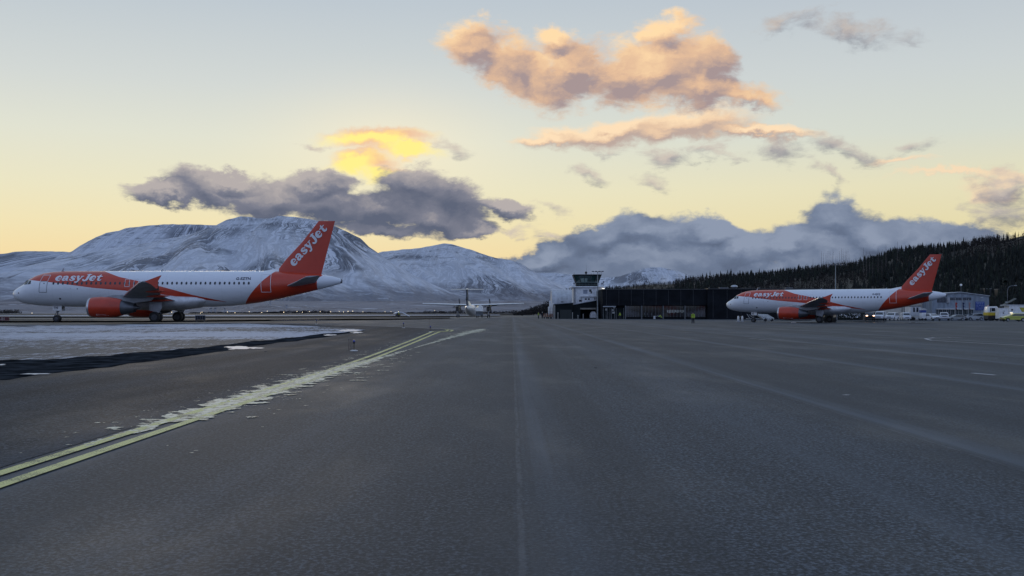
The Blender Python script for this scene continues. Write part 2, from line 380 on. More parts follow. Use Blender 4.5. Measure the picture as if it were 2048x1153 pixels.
def frost_mat():
    m = bpy.data.materials.new('frosted_gravel'); m.use_nodes = True; t = NT(m.node_tree)
    b = t.n('ShaderNodeBsdfPrincipled'); o = t.n('ShaderNodeOutputMaterial'); t.l(b.outputs[0], o.inputs[0])
    g = t.n('ShaderNodeNewGeometry'); p = g.outputs['Position']
    a = t.noise(t.mp(p, scale=(.3, 1, 1)), .10, 4, .6)
    sp = t.n('ShaderNodeSeparateXYZ'); t.l(p, sp.inputs[0])
    f = t.noise(t.mp(p, scale=(1, .10, 1)), 6.5, 3, .8)
    f2 = t.noise(t.mp(p, loc=(3, 1, 0), scale=(1, .3, 1)), 1.0, 6, .75)
    far = t.m('MULTIPLY', t.sstep(sp.outputs[1], 50, 66), .15)
    th = t.m('ADD', t.m('ADD', t.m('ADD', f, far), t.m('MULTIPLY', t.m('SUBTRACT', a, .5), .8)), t.m('MULTIPLY', t.m('SUBTRACT', f2, .5), .35))
    c = t.mix(t.sstep(th, .56, .64), (.03, .035, .042, 1), (.34, .37, .44, 1))
    t.l(c, b.inputs['Base Color']); b.inputs['Roughness'].default_value = .75
    bn = t.n('ShaderNodeBump'); bn.inputs['Strength'].default_value = .8; bn.inputs['Distance'].default_value = .06
    t.l(f, bn.inputs['Height']); t.l(bn.outputs[0], b.inputs['Normal'])
    return m
FROST = frost_mat()
def line_mat(name, col, wear=.5):
    m = bpy.data.materials.new(name); m.use_nodes = True; t = NT(m.node_tree)
    b = t.n('ShaderNodeBsdfPrincipled'); o = t.n('ShaderNodeOutputMaterial'); t.l(b.outputs[0], o.inputs[0])
    g = t.n('ShaderNodeNewGeometry'); p = g.outputs['Position']
    f = t.noise(p, 42, 4, .8); a = t.noise(p, 1.4, 4, .6)
    th = t.m('ADD', f, t.m('MULTIPLY', t.m('SUBTRACT', a, .5), .5))
    c = t.mix(t.sstep(th, .36+.25*wear-.12, .30+.25*wear-.12), col, (.05, .054, .055, 1))
    c = t.mix(t.m('MULTIPLY', t.sstep(a, .4, .7), .3), c, tuple(x*.75 for x in col[:3]))
    t.l(c, b.inputs['Base Color']); b.inputs['Roughness'].default_value = .7
    return m
YLINE = line_mat('yellow_line_paint', (.60, .58, .22, 1), .90)
WLINE = line_mat('white_line_paint', (.42, .43, .45, 1), .7)
# ------------------------------------------------------------------ ground sheets
def spaced(a, b, n, p): return [a+(b-a)*(i/(n-1))**p for i in range(n)]
xs = sorted(set([-x for x in spaced(0, 14000, 70, 3.0)]+spaced(0, 14000, 70, 3.0)))
ys = [-200, -60, -20]+spaced(0, 16000, 120, 2.8)
g = MB()
for y in ys:
    for x in xs: g.vert((x, y, gz(x, y)-.03-.0006*max(0, y if y < 400 else 400)))
nx = len(xs)
for j in range(len(ys)-1):
    for i in range(nx-1): g.face((j*nx+i, j*nx+i+1, (j+1)*nx+i+1, (j+1)*nx+i))
tag(g.build('ground', FIELD, smooth=True), kind='structure')
def strip(name, top, bot, m, px0, px1, npx, nt, lift=.004, kind='structure', power=1.0, back=False):
    g = MB(); cols = [px0+(px1-px0)*i/(npx-1) for i in range(npx)]
    rows = nt
    for k in range(rows):
        t = k/(rows-1)
        for px in cols:
            pt, pb = interp(top, px), interp(bot, px)
            dt, db = 1/(pt-HY), 1/(pb-HY)
            # even steps in distance ^ power
            q = dt**(1/power)+(db**(1/power)-dt**(1/power))*t
            py = HY+1/(q**power)
            v = gp(px, py); g.vert(v+Vector((0, 0, lift+.0003*v.y)))
    if back:
        for yb in (0, -15, -120):
            for px in cols: g.vert(((px-CX)/1300*60, yb, lift))
        rows += 3
    for k in range(rows-1):
        for i in range(npx-1): g.face((k*npx+i, k*npx+i+1, (k+1)*npx+i+1, (k+1)*npx+i))
    o = g.build(name, m, smooth=True); return tag(o, kind=kind)
APTOP = [(-900, 652), (0, 651), (300, 649.5), (420, 647), (560, 645), (760, 641.5), (900, 639), (1000, 636), (1100, 634.5), (1250, 634), (3400, 634)]
strip('apron', APTOP, [(-900, 2600), (3400, 2600)], ASPH, -900, 3400, 130, 150, .004, power=2.2, back=True)
# the darker shoulder left of the yellow lines, edge of the verge
LEDGE = [(-700, 1400), (-400, 1160), (0, 938), (236, 866), (374, 826), (560, 770), (671, 736), (744, 708), (817, 680), (880, 661.6), (890, 660.5)]
STOP = [(-700, 653.2), (0, 652.2), (300, 650.6), (420, 648.6), (560, 648.6), (700, 651.6), (805, 655.5), (878, 660), (890, 660.4)]
strip('taxiway_shoulder', STOP, LEDGE, ASPH2, -700, 890, 90, 70, .010, power=2.0)
FT = [(-700, 655), (0, 654), (200, 652.5), (330, 650), (480, 649), (620, 654), (700, 659), (731, 662)]
FB = [(-700, 745), (0, 723), (90, 722), (170, 717), (260, 709), (330, 704), (430, 694), (520, 684), (610, 674), (700, 665), (731, 662.4)]
BB = [(-700, 830), (0, 763), (110, 748), (230, 734), (340, 719), (450, 703), (560, 687), (640, 677), (700, 668), (731, 662.6)]
def jig(pts, a, n=160, seed=3):
    out = []; x0, x1 = pts[0][0], pts[-1][0]
    for i in range(n+1):
        x = x0+(x1-x0)*i/n; k = min(1, (x1-x)/60)
        out.append((x, interp(pts, x)+k*a*(mnoise.noise((x*.021, seed, 0))+.6*mnoise.noise((x*.08, seed, 3)))))
    return out
BBj = jig(BB, 2.6); FBj = jig(FB, 2.6, seed=8)
strip('wet_dark_verge', [(x, y-1.5) for x, y in FBj], BBj, mat('wet_soil', (.026, .030, .035), 1.0, spec=0.0, var=.5, vscale=1.2), -700, 730, 170, 10, .022)
strip('frosted_verge', jig(FT, 1.0), FBj, FROST, -700, 730, 170, 40, .034)
# frosted and bare strips further out: taxiway, runway, grass between
strip('far_taxiway', [(-900, 640.5), (300, 639.5), (900, 635.2)], [(-900, 645.5), (300, 643.5), (900, 637.6)], ASPH2, -900, 900, 60, 6, .05)
strip('runway', [(-900, 629.3), (1060, 628.6)], [(-900, 631.2), (1060, 630.2)], asphalt('runway_asphalt', (.05, .055, .06), False, .4), -900, 1060, 60, 5, .12)
strip('frosted_far_strip', [(-900, 632.6), (500, 632.0), (1000, 630.9)], [(-900, 635.0), (500, 634.2), (1000, 632.2)], FROST, -900, 1000, 60, 5, .12)
strip('fjord_water', [(-300, 624.4+2.0), (60, 626.45), (150, 626.5)], [(-300, 627.1), (60, 627.0), (150, 626.9)],
      mat('fjord_water_surface', (.3, .3, .28), .12, spec=1, var=.05), -300, 150, 30, 3, .3)
# painted lines
def ribbon(name, pts, w, m, lift, parent=None, dashed=0):
    g = MB(); P = [Vector(p) for p in pts]; fine = []
    for a, b in zip(P, P[1:]):
        n = max(1, int((b-a).length/1.5))
        for k in range(n): fine.append(a.lerp(b, k/n))
    fine.append(P[-1])
    L = []
    for i, p in enumerate(fine):
        q = fine[min(i+1, len(fine)-1)]-fine[max(i-1, 0)]; q.z = 0; q.normalize(); nrm = Vector((-q.y, q.x, 0))
        for s_ in (-1, 1):
            v = p+nrm*s_*w/2; L.append((v.x, v.y, gz(v.x, v.y)+lift+.00035*v.y))
    g.v = L
    for i in range(len(fine)-1): g.face((2*i, 2*i+1, 2*i+3, 2*i+2))
    o = g.build(name, m); return tag(o, kind='structure')
tail = [gp(878, 659.6), gp(850, 657.6), gp(805, 655.3), gp(744, 653.8), gp(640, 652)]
ribbon('yellow_line', [(-5.3, 1.5, 0), (-5.3, 40, 0), (-5.45, 60, 0), (-5.75, 80, 0), gp(893, 663.4), gp(897, 661.6), gp(890, 660.3)]+tail[:1], .165, YLINE, .018)
ribbon('yellow_line', [(-4.93, 1.5, 0), (-4.93, 40, 0), (-5.05, 60, 0), (-5.25, 80, 0), gp(901, 664.2), gp(906, 661.9), gp(895, 659.9), gp(880, 658.6)], .165, YLINE, .018)
ribbon('white_edge_line', [tuple(v) for v in tail], .22, WLINE, .02)
ribbon('white_stand_line', [gp(1900, 676), gp(1868, 676.6), gp(1850, 679), gp(1862, 682), gp(1920, 685.5), gp(2048, 692.5), gp(2200, 700)], .16, WLINE, .01)
for a, b in (((1499, 678.6), (1512, 679)), ((1518, 680.4), (1531, 680.8)), ((1866, 661.8), (1880, 662)), ((1896, 676.4), (1924, 677.4)), ((2000, 665.6), (2048, 666)), ((1945, 748), (1990, 752)), ((1228, 672), (1236, 672)), ((1688, 791.6), (1697, 792.2))):
    ribbon('white_marking', [gp(*a), gp(*b)], .16, WLINE, .01)
# old snow left along the lines
def snow_sheet(name, x0, x1, y0, y1, cs, fn, m, lift=.026):
    g = MB(); nx_ = int((x1-x0)/cs)+1; y = y0; rows = []
    while y < y1: rows.append(y); y += cs*max(.8, y/17)
    idx = {}
    def vid(i, j):
        if (i, j) not in idx:
            x = x0+i*cs; yy = rows[j]; z = gz(x, yy)
            idx[(i, j)] = g.vert((x+cs*.4*mnoise.noise((x*30, yy*9, 1)), yy, z+lift*.6+.0004*yy+.006*abs(mnoise.noise((x*6, yy*3, 5)))))
        return idx[(i, j)]
    for j in range(len(rows)-1):
        for i in range(nx_-1):
            if fn(x0+(i+.5)*cs, (rows[j]+rows[j+1])/2): g.face((vid(i, j), vid(i+1, j), vid(i+1, j+1), vid(i, j+1)))
    return g.build(name, m, smooth=True)
XC = [(13, -5.35), (17, -5.28), (20, -5.12), (28, -5.08), (35, -4.95), (45, -4.55), (60, -3.95), (75, -3.45), (88, -3.0), (100, -2.6)]
XW = [(13, .02), (15.5, .2), (18, .50), (28, .56), (36, .45), (44, .22), (48, .05), (52, .12), (60, .30), (72, .55), (86, .95), (96, .8), (100, .4)]
def snow_fn(x, y):
    f = 1-abs(x-interp(XC, y))/max(.02, interp(XW, y))
    n = mnoise.fractal((x*2.6, y*2.2, 2), .9, 2.1, 5)+.35*mnoise.noise((x*14, y*12, 9))
    if f*.9+n*.75 > (.25 if 17 < y < 38 else .52): return True
    # flecks on either side
    fl = mnoise.fractal((x*2.0, y*2.2, 11), .8, 2.0, 4)+.5*mnoise.noise((x*18, y*14, 4))
    k = (1-abs(x+5.75)/.55 if x < -5.3 else (1-abs(x+4.05)/.5)*(1 if 26 < y < 42 else .2))*(1 if 13 < y < 46 else .25)
    return k > 0 and fl+k*.30 > .80
SM = bpy.data.materials.new('old_crusted_snow'); SM.use_nodes = True; t = NT(SM.node_tree)
b = t.n('ShaderNodeBsdfPrincipled'); o = t.n('ShaderNodeOutputMaterial'); t.l(b.outputs[0], o.inputs[0])
gg = t.n('ShaderNodeNewGeometry')
t.l(t.mix(t.sstep(t.noise(t.mp(gg.outputs['Position'], scale=(1, .5, 1)), 6, 6, .8), .42, .56), (.17, .17, .12, 1), (.56, .56, .43, 1)), b.inputs['Base Color'])
b.inputs['Roughness'].default_value = .6
tag(snow_sheet('old_snow', -6.4, -1.9, 13, 101, .027, snow_fn, SM), 'crusted old snow strewn over the double yellow line', 'snow', kind='stuff')
def blob_fn(blobs):
    def fn(x, y):
        v = gz(x, y); px = CX+x*F/y; py = HY+(CH-v)*F/y
        for bx, by, rx, ry in blobs:
            if ((px-bx)/rx)**2+((py-by)/ry)**2+1.1*mnoise.fractal((x*1.3, y*.5, 3), .8, 2, 3) < .75: return True
        return False
    return fn
tag(snow_sheet('ice_patch', -22, -6.5, 25, 110, .12, blob_fn([(478, 698, 40, 3), (700, 663, 22, 2.2), (712, 667, 16, 1.6), (655, 672, 16, 1.2), (70, 751, 35, 1.2), (5, 733, 12, 1.4)]), mat('grey_ice', (.42, .44, .48), .5), .045),
    'thin white ice patches at the edge of the dark verge', 'ice', kind='stuff')
PUD = mat('standing_water', (.03, .03, .033), .05, spec=.6)
for (px, py, rx, ry) in ((1725, 644.2, 50, .55), (1745, 646.4, 28, .35), (1832, 647.3, 18, .5), (1590, 642.0, 34, .5), (1865, 661.6, 9, .4), (600, 642.6, 60, .5), (50, 654.8, 16, .7), (230, 653.4, 18, .5)):
    g = MB(); c = gp(px, py); ds = abs(gp(px, py-ry).y-gp(px, py+ry).y)/2; wx = rx*c.y/F
    g.poly([(c.x+wx*math.cos(a)*(1+.2*math.sin(3*a)), c.y+ds*math.sin(a)*(1+.25*math.cos(2*a)), gz(c.x, c.y)+.06+.0004*c.y) for a in [2*math.pi*k/40 for k in range(40)]])
    tag(g.build('puddle', PUD), kind='structure')
# ------------------------------------------------------------------ mountains
def mountain_mat(name, lowz, hiz, rocky=.5, peak=(0, 600), sc_=1.0, fan=True):
    m = bpy.data.materials.new(name); m.use_nodes = True; t = NT(m.node_tree)
    b = t.n('ShaderNodeBsdfPrincipled'); o = t.n('ShaderNodeOutputMaterial'); t.l(b.outputs[0], o.inputs[0])
    g = t.n('ShaderNodeNewGeometry'); p = g.outputs['Position']; sp = t.n('ShaderNodeSeparateXYZ'); t.l(p, sp.inputs[0])
    warp = t.m('MULTIPLY', t.m('SUBTRACT', t.noise(p, .0018/sc_, 4, .55), .5), 300*sc_)
    dx = t.m('ADD', t.m('SUBTRACT', sp.outputs[0], peak[0]), warp)
    # gullies fan out downhill from the summit
    q0 = t.m('DIVIDE', t.m('MULTIPLY', dx, 800.0), t.m('ADD', t.m('SUBTRACT', peak[1], sp.outputs[2]), 420.0)) if fan else dx
    q = t.n('ShaderNodeCombineXYZ'); t.l(q0, q.inputs[0]); t.l(sp.outputs[1], q.inputs[1]); t.l(sp.outputs[2], q.inputs[2])
    st = t.noise(t.mp(q.outputs[0], scale=(1, .03, .12)), .0085/sc_, 7, .60)
    st2 = t.noise(t.mp(q.outputs[0], loc=(50, 9, 0), scale=(1, .05, .14)), .026/sc_, 5, .62)
    line = lambda n, w: t.sstep(t.m('ABSOLUTE', t.m('SUBTRACT', n, .5)), w, w*.15)
    patch = t.noise(t.mp(p, scale=(1, .5, 2.2)), .0016/sc_, 3, .55)
    beds = t.noise(t.mp(p, scale=(.05, .05, 1)), .030/sc_, 4, .65)          # rock beds, level ledges
    brk = t.noise(t.mp(q.outputs[0], scale=(1, .1, .3)), .012/sc_, 5, .7)
    hi_ = t.sstep(t.m('SUBTRACT', peak[1], sp.outputs[2]), 330*sc_, 60*sc_)
    ledge = t.m('MULTIPLY', t.m('MULTIPLY', line(beds, .035), t.sstep(brk, .42, .56)), t.m('ADD', t.m('MULTIPLY', hi_, .6), .25))
    zone = t.sstep(patch, .56-.22*rocky, .68-.22*rocky)
    ribs = t.m('MAXIMUM', t.m('MULTIPLY', line(st, .040), .95), t.m('MULTIPLY', line(st2, .055), .8))
    ribs = t.m('MULTIPLY', ribs, t.m('ADD', t.m('MULTIPLY', zone, .70), .32))
    th = t.m('ADD', t.m('MULTIPLY', st, .5), t.m('MULTIPLY', st2, .5))
    slab = t.m('MULTIPLY', t.sstep(th, .475, .56), t.m('ADD', t.m('MULTIPLY', zone, .80), .06))
    rock = t.m('MAXIMUM', t.m('MAXIMUM', ribs, ledge), slab, clamp=True)
    hz = t.m('DIVIDE', t.m('SUBTRACT', sp.outputs[2], lowz), hiz-lowz, clamp=True)
    c = t.mix(rock, (.57, .59, .65, 1), (.095, .105, .13, 1))
    # bare brown lower ground breaking through the snow
    ln = t.noise(t.mp(p, scale=(.25, .25, 1)), .012/sc_, 7, .68)
    low = t.sstep(t.m('ADD', hz, t.m('MULTIPLY', t.m('SUBTRACT', ln, .5), 1.5)), .80, .20)
    c = t.mix(t.m('MULTIPLY', low, .80), c, (.105, .105, .125, 1))
    fields = t.noise(t.mp(p, loc=(2, 5, 0), scale=(.12, .12, 1)), .03/sc_, 5, .7)
    c = t.mix(t.m('MULTIPLY', t.m('MULTIPLY', low, t.sstep(fields, .60, .68)), .7), c, (.50, .53, .60, 1))
    t.l(c, b.inputs['Base Color']); b.inputs['Roughness'].default_value = .85; b.inputs['Specular IOR Level'].default_value = .2
    bn = t.n('ShaderNodeBump'); bn.inputs['Strength'].default_value = 1.0; bn.inputs['Distance'].default_value = 26*sc_
    t.l(t.m('ADD', st, t.m('MULTIPLY', st2, .4)), bn.inputs['Height']); t.l(bn.outputs[0], b.inputs['Normal'])
    return m
def ridge(name, sil, D, dfront, dback, m, seed, gull=26, spur=.10, p=1.9, lin=.22, nx_=420, ny_=70, skew=1.1, extra=None):
    g = MB(); x0, x1 = (sil[0][0]-CX)*D/F, (sil[-1][0]-CX)*D/F
    for j in range(ny_):
        s = j/(ny_-1)*1.25                      # 0 foot .. 1 crest .. 1.25 behind
        for i in range(nx_):
            x = x0+(x1-x0)*i/(nx_-1); px = CX+x*F/D
            H = max(2, (HY-interp(sil, px))/F*D+CH)
            wob = 240*mnoise.noise((x*.0009, seed, 0))
            if s <= 1:
                prof = lin*s+(1-lin)*s**p; y = D-(D-dfront)*(1-s)+wob*math.sin(math.pi*s)
            else:
                prof = 1-(s-1)*1.4; y = D+(s-1)*4*(dback-D)
            z = H*prof
            k = max(0, 1-abs(s-.62)/.42)
            q = x+skew*z
            rn = 1-abs(mnoise.fractal((q*.0016, s*.9, seed), .9, 2.1, 4))*2
            z += H*spur*k*rn*1.2
            rg = abs(mnoise.noise((q*.0085, s*1.3, seed+4)))+.5*abs(mnoise.noise((q*.021, s*2, seed+7)))
            z -= gull*(.35+k)*rg*min(1, s*3)*(0.25 if s > .97 else 1)
            z += 5*mnoise.noise((x*.02, s*9, seed+2))*(1 if s < .97 else .5)
            g.vert((x, y, max(z, -20+60*s)))
    for j in range(ny_-1):
        for i in range(nx_-1): g.face((j*nx_+i, j*nx_+i+1, (j+1)*nx_+i+1, (j+1)*nx_+i))
    return tag(g.build(name, m, smooth=True), kind='structure')
MM1 = mountain_mat('snowy_mountain', 20, 250, .50, (-1560, 600))
MM0 = mountain_mat('snowy_mountain_plateau', 20, 250, .30, (-2500, 670), 1.1)
MM2 = mountain_mat('snowy_mountain_far', 20, 300, .42, (-560, 585), 1.2)
MM3 = mountain_mat('snowy_mountain_farthest', -100, 150, .05, (1950, 615), 1.6)
ridge('mountain', [(-260, 540), (-120, 528), (-40, 516), (0, 508), (30, 503), (80, 503), (130, 504), (200, 506), (330, 512), (500, 530), (620, 600)], 10500, 8300, 12000, MM0, 3.3, nx_=200, ny_=40)
ridge('mountain', [(20, 560), (70, 535), (118, 513), (145, 502), (178, 482), (214, 466), (240, 461), (262, 455), (330, 449), (400, 450), (436, 450), (470, 456), (560, 470), (700, 520), (760, 590)], 8200, 6400, 9800, MM0, 5.1, nx_=300, ny_=60, p=2.6)
ridge('mountain', [(-900, 580), (-500, 566), (-200, 556), (0, 547), (60, 535), (120, 520), (200, 500), (300, 486), (380, 470), (430, 452), (455, 440), (482, 434), (500, 436), (530, 440), (556, 433), (600, 436), (650, 445), (680, 458),
        (705, 470), (722, 478), (738, 494), (765, 514), (790, 530), (830, 552), (870, 571), (900, 584), (940, 597), (1000, 609), (1080, 619), (1160, 624)], 6800, 3600, 8600, MM1, 1.7, nx_=620, ny_=110, lin=.16, p=1.75)
ridge('mountain', [(640, 560), (700, 530), (740, 512), (765, 504), (790, 502), (822, 498), (850, 494), (888, 487), (905, 489), (930, 497), (960, 506), (990, 515), (1015, 519), (1040, 526), (1062, 541), (1100, 560),
        (1150, 583), (1200, 600), (1300, 618)], 9200, 5600, 10800, MM2, 8.2, nx_=340, ny_=80, p=1.7)
ridge('mountain', [(900, 580), (960, 560), (1020, 548), (1070, 545), (1110, 546), (1160, 551), (1200, 557), (1240, 552), (1262, 544), (1285, 537), (1302, 533), (1322, 533), (1345, 540), (1362, 545), (1380, 555), (1420, 572), (1500, 590), (1700, 606)], 14500, 10500, 17000, MM3, 12.4, nx_=260, ny_=50, gull=40, skew=-.5)
# lower moor in front of the mountains
ridge('moorland', [(-1100, 606), (-300, 604), (100, 606), (400, 608), (700, 611), (900, 614), (1100, 619), (1300, 623)], 3600, 1500, 5200, mountain_mat('moor_heath', 95, 190, .6, (0, 200), .5, False), 21, gull=4, spur=.25, nx_=300, ny_=50, lin=.6, skew=0)
# ------------------------------------------------------------------ forest hill on the right
SKY_T = [(1150, 583), (1205, 577), (1250, 573), (1290, 569), (1340, 566), (1380, 560), (1440, 553), (1520, 548), (1600, 540), (1640, 535), (1700, 528), (1760, 518), (1790, 507), (1830, 502), (1900, 497), (1940, 488), (2000, 478), (2048, 470), (2300, 450), (2700, 430)]
def hill_d(px): return 980+(620-980)*min(1, max(0, (px-1200)/848))
def hill_ground(px, s):                  # s 0 foot .. 1 crest
    D = hill_d(px); th = interp([(1150, 5), (1300, 7), (1450, 12), (1700, 13), (2000, 10), (2060, 2), (2700, 2)], px)
    top = (HY-interp(SKY_T, px)-th*.75)/F*D+CH
    d0 = 345; y = d0+(D-d0)*s
    z = top*(.10*s+.90*S(s)**1.0)*(1 if s <= 1 else 1) if s <= 1 else top
    x = (px-CX)*y/F
    return Vector((x, y, z+gz(x, y)*.0+2.2*mnoise.noise((x*.02, y*.02, 4))*S(s*3)*(1 if s < .9 else .3)))
g = MB(); NXH, NYH = 150, 46
for j in range(NYH):
    for i in range(NXH):
        px = 1120+(2700-1120)*i/(NXH-1); s = j/(NYH-6)
        v = hill_ground(px, min(s, 1)) if s <= 1 else hill_ground(px, 1)+Vector((0, (s-1)*900, -(s-1)*60))
        g.vert(v)
for j in range(NYH-1):
    for i in range(NXH-1): g.face((j*NXH+i, j*NXH+i+1, (j+1)*NXH+i+1, (j+1)*NXH+i))
tag(g.build('hill', mat('heath', (.035, .032, .022), .95, var=.5, vscale=.03), smooth=True), kind='structure')
NEEDLE = [mat('spruce_needles', (.006, .010, .009), .9, var=.4, vscale=.4), mat('pine_needles', (.011, .018, .011), .9, var=.4, vscale=.4), mat('bare_twigs', (.015, .012, .012), .95, var=.4, vscale=.4)]
BARK = mat('tree_bark', (.02, .018, .018), .95, var=.3)
PALEB = mat('pale_bark', (.11, .10, .10), .95, var=.3)
def conifer(g, base, h, r, tiers, rr, seg=7):
    # ragged tiers of drooping boughs, each a flat leafy blade
    for k in range(tiers):
        f = k/tiers; z0 = h*(.06+.90*f); rad = r*(1-f)**.8*(.75+.5*rr.random())+.12
        off = rr.random()*6
        for j in range(seg):
            if rr.random() < .12: continue
            a = off+2*math.pi*j/seg+rr.uniform(-.3, .3); L = rad*rr.uniform(.7, 1.2); w = .5*rad
            ca, sa = math.cos(a), math.sin(a); th = h/tiers*rr.uniform(1.0, 1.8)
            top = base+Vector((0, 0, z0+th)); tip = base+Vector((ca*L, sa*L, z0-th*.25))
            l = base+Vector((ca*L*.55-sa*w, sa*L*.55+ca*w, z0)); r_ = base+Vector((ca*L*.55+sa*w, sa*L*.55-ca*w, z0))
            i = len(g.v); g.v += [tuple(top), tuple(l), tuple(tip), tuple(r_)]; g.face((i, i+1, i+2)); g.face((i, i+2, i+3))
def bare_tree(g, base, h, rr, dense=10, spread=.16):
    top = base+Vector((rr.uniform(-.3, .3), rr.uniform(-.3, .3), h))
    g.tube(base, top, h*.014+.04, .02, 4, False)
    for k in range(dense):
        f = rr.uniform(.25, .95); a = rr.random()*6.28; L = h*spread*(1.15-f)*rr.uniform(.6, 1.4)
        p = base.lerp(top, f); q = p+Vector((math.cos(a)*L, math.sin(a)*L, L*rr.uniform(.6, 1.5)))
        g.tube(p, q, .035, .012, 3, False)
        for _ in range(2):
            m_ = p.lerp(q, rr.uniform(.3, .8)); g.tube(m_, m_+Vector((rr.uniform(-1, 1), rr.uniform(-1, 1), rr.uniform(.2, 1)))*L*.4, .02, .01, 3, False)
def bush_crown(g, base, h, r, rr, n=60):
    for k in range(n):
        a = rr.random()*6.28; u = rr.random()**.5; z = rr.random()
        rad = r*u*math.sin(math.pi*min(.95, .18+.8*z))**.6
        c = base+Vector((math.cos(a)*rad, math.sin(a)*rad, h*(.15+.85*z))); s_ = rr.uniform(.25, .6)*r*.35
        d1 = Vector((rr.uniform(-1, 1), rr.uniform(-1, 1), rr.uniform(-1, 1)))*s_; d2 = Vector((rr.uniform(-1, 1), rr.uniform(-1, 1), rr.uniform(-1, 1)))*s_
        i = len(g.v); g.v += [tuple(c+d1), tuple(c+d2), tuple(c-d1), tuple(c-d2)]; g.face((i, i+1, i+2, i+3))
rr = random.Random(11)
gm = [MB(), MB(), MB(), MB()]
for _ in range(7500):
    px = rr.uniform(1130, 2160); s = rr.random()**.75
    if px > 2000 and s > .80: continue
    b_ = hill_ground(px, s); k = mnoise.noise((b_.x*.012, b_.y*.008, 7))+rr.uniform(-.22, .22)
    deci = k > (.05 if px < 1780 else -.05) or (1515 < px < 1720 and s > .75)
    if 1150 < px < 1330: deci = k > -.2
    hh = rr.uniform(3.0, 6.5)*(.6 if px < 1350 else 1)
    if s > .92 and rr.random() < .8: deci = True
    if deci:
        bush_crown(gm[2], b_, hh*.7, hh*.28, rr, 26); bare_tree(gm[3], b_, hh*.95, rr, 3)
    else:
        conifer(gm[0 if rr.random() < .7 else 1], b_, hh, hh*rr.uniform(.16, .24), 6, rr, 6)
tag(gm[0].build('spruce_forest', NEEDLE[0]), 'dark spruce forest covering the hill behind the airport', 'forest', kind='stuff')
tag(gm[1].build('pine_forest', NEEDLE[1]), 'slightly greener pines mixed into the dark hillside forest', 'forest', kind='stuff')
tag(gm[2].build('leafless_woodland', NEEDLE[2]), 'brown leafless woodland in patches on the hill', 'woodland', kind='stuff')
tag(gm[3].build('bare_trunks', BARK), 'thin bare trunks standing in the brown woodland', 'woodland', kind='stuff')
# single trees that stand out on the skyline
protos = []
for k in range(5):
    r_ = random.Random(50+k); e = empty('spruce_tree', (0, 0, -500))
    g = MB(); conifer(g, Vector((0, 0, 0)), 12, 2.0+.25*k, 11, r_, 8); g.build('crown', NEEDLE[0], e)
    g = MB(); g.tube((0, 0, -1), (0, 0, 11.2), .18, .03, 6); g.build('trunk', BARK, e); protos.append(e)
bprotos = []
for k in range(4):
    r_ = random.Random(70+k); e = empty('bare_tree', (0, 0, -500))
    g = MB(); g.tube((0, 0, -1), (0, 0, 15), .16, .03, 5); g.build('trunk', PALEB, e)
    g = MB()
    for q in range(26):
        f = r_.uniform(.2, .97); a = r_.random()*6.28; L = 1.9*(1.1-f)*r_.uniform(.5, 1.3); p0 = Vector((0, 0, 15*f))
        g.tube(p0, p0+Vector((math.cos(a)*L, math.sin(a)*L, L*r_.uniform(.5, 1.4))), .035, .012, 3, False)
    g.build('branches', PALEB, e); bprotos.append(e)
used = set()
def put_tree(ps, px, s, h, label, group, ph):
    k = rr.randrange(len(ps)); p_ = ps[k]
    o = p_ if (id(p_) not in used) else copy_tree(p_)
    used.add(id(p_))
    o.location = hill_ground(px, s); f = h/ph; o.scale = (f, f, f); o.rotation_euler = (0, 0, rr.random()*6.28)
    tag(o, label, 'tree', group)
for px in (1372, 1381, 1386, 1401, 1405, 1413, 1420, 1433, 1436, 1441, 1447, 1449, 1455, 1460, 1462, 1468, 1476, 1480, 1496, 1503, 1519, 1529, 1590, 1598):
    put_tree(protos, px, .985, rr.uniform(5, 8.5), 'dark spruce on the hill skyline between tower and right-hand airliner nose', 'spruces along the low skyline left of the right-hand airliner', 12)
for px in (1720, 1735, 1741, 1752, 1786, 1792, 1800, 1806, 1815, 1822, 1830, 1836, 1843, 1852, 1862, 1875):
    put_tree(protos, px, .985, rr.uniform(5, 7.5), 'broad dark spruce on the skyline above the right-hand airliner fuselage', 'spruces on the skyline left of the orange tail', 12)
for k in range(34):
    px = 1885+k*4.4+rr.uniform(-1.5, 1.5)
    put_tree(protos, px, .985 if px < 1990 else .86, rr.uniform(3, 6), 'dark spruce on the high skyline right of the orange tail', 'spruces on the skyline right of the orange tail', 12)
for px in (1626, 1643, 1647, 1652, 1656, 1660, 1664, 1666, 1671, 1674, 1679, 1683, 1686, 1688, 1691, 1693, 1696, 1699):
    put_tree(bprotos, px, .985, rr.uniform(9, 15), 'tall leafless tree in the cluster behind the tall light mast', 'tall leafless trees clustered on the skyline', 15)
for px in (1746, 1750, 1758, 1765, 1770, 1777, 1826, 1838, 1848, 1868, 1880, 1893, 1905, 1918, 1930):
    put_tree(bprotos, px, .985, rr.uniform(5, 9), 'thin leafless tree among the spruces above the orange tail', 'thin leafless trees on the upper skyline', 15)
for px, s in ((1727, .52), (1733, .5), (1739, .5), (1745, .55), (1756, .55), (1764, .5), (1772, .58), (1795, .62), (1880, .6), (1886, .58), (1908, .62)):
    put_tree(bprotos, px, s, rr.uniform(11, 16), 'tall pale-barked leafless tree halfway down the dark slope', 'pale leafless trees on the middle of the slope', 15)
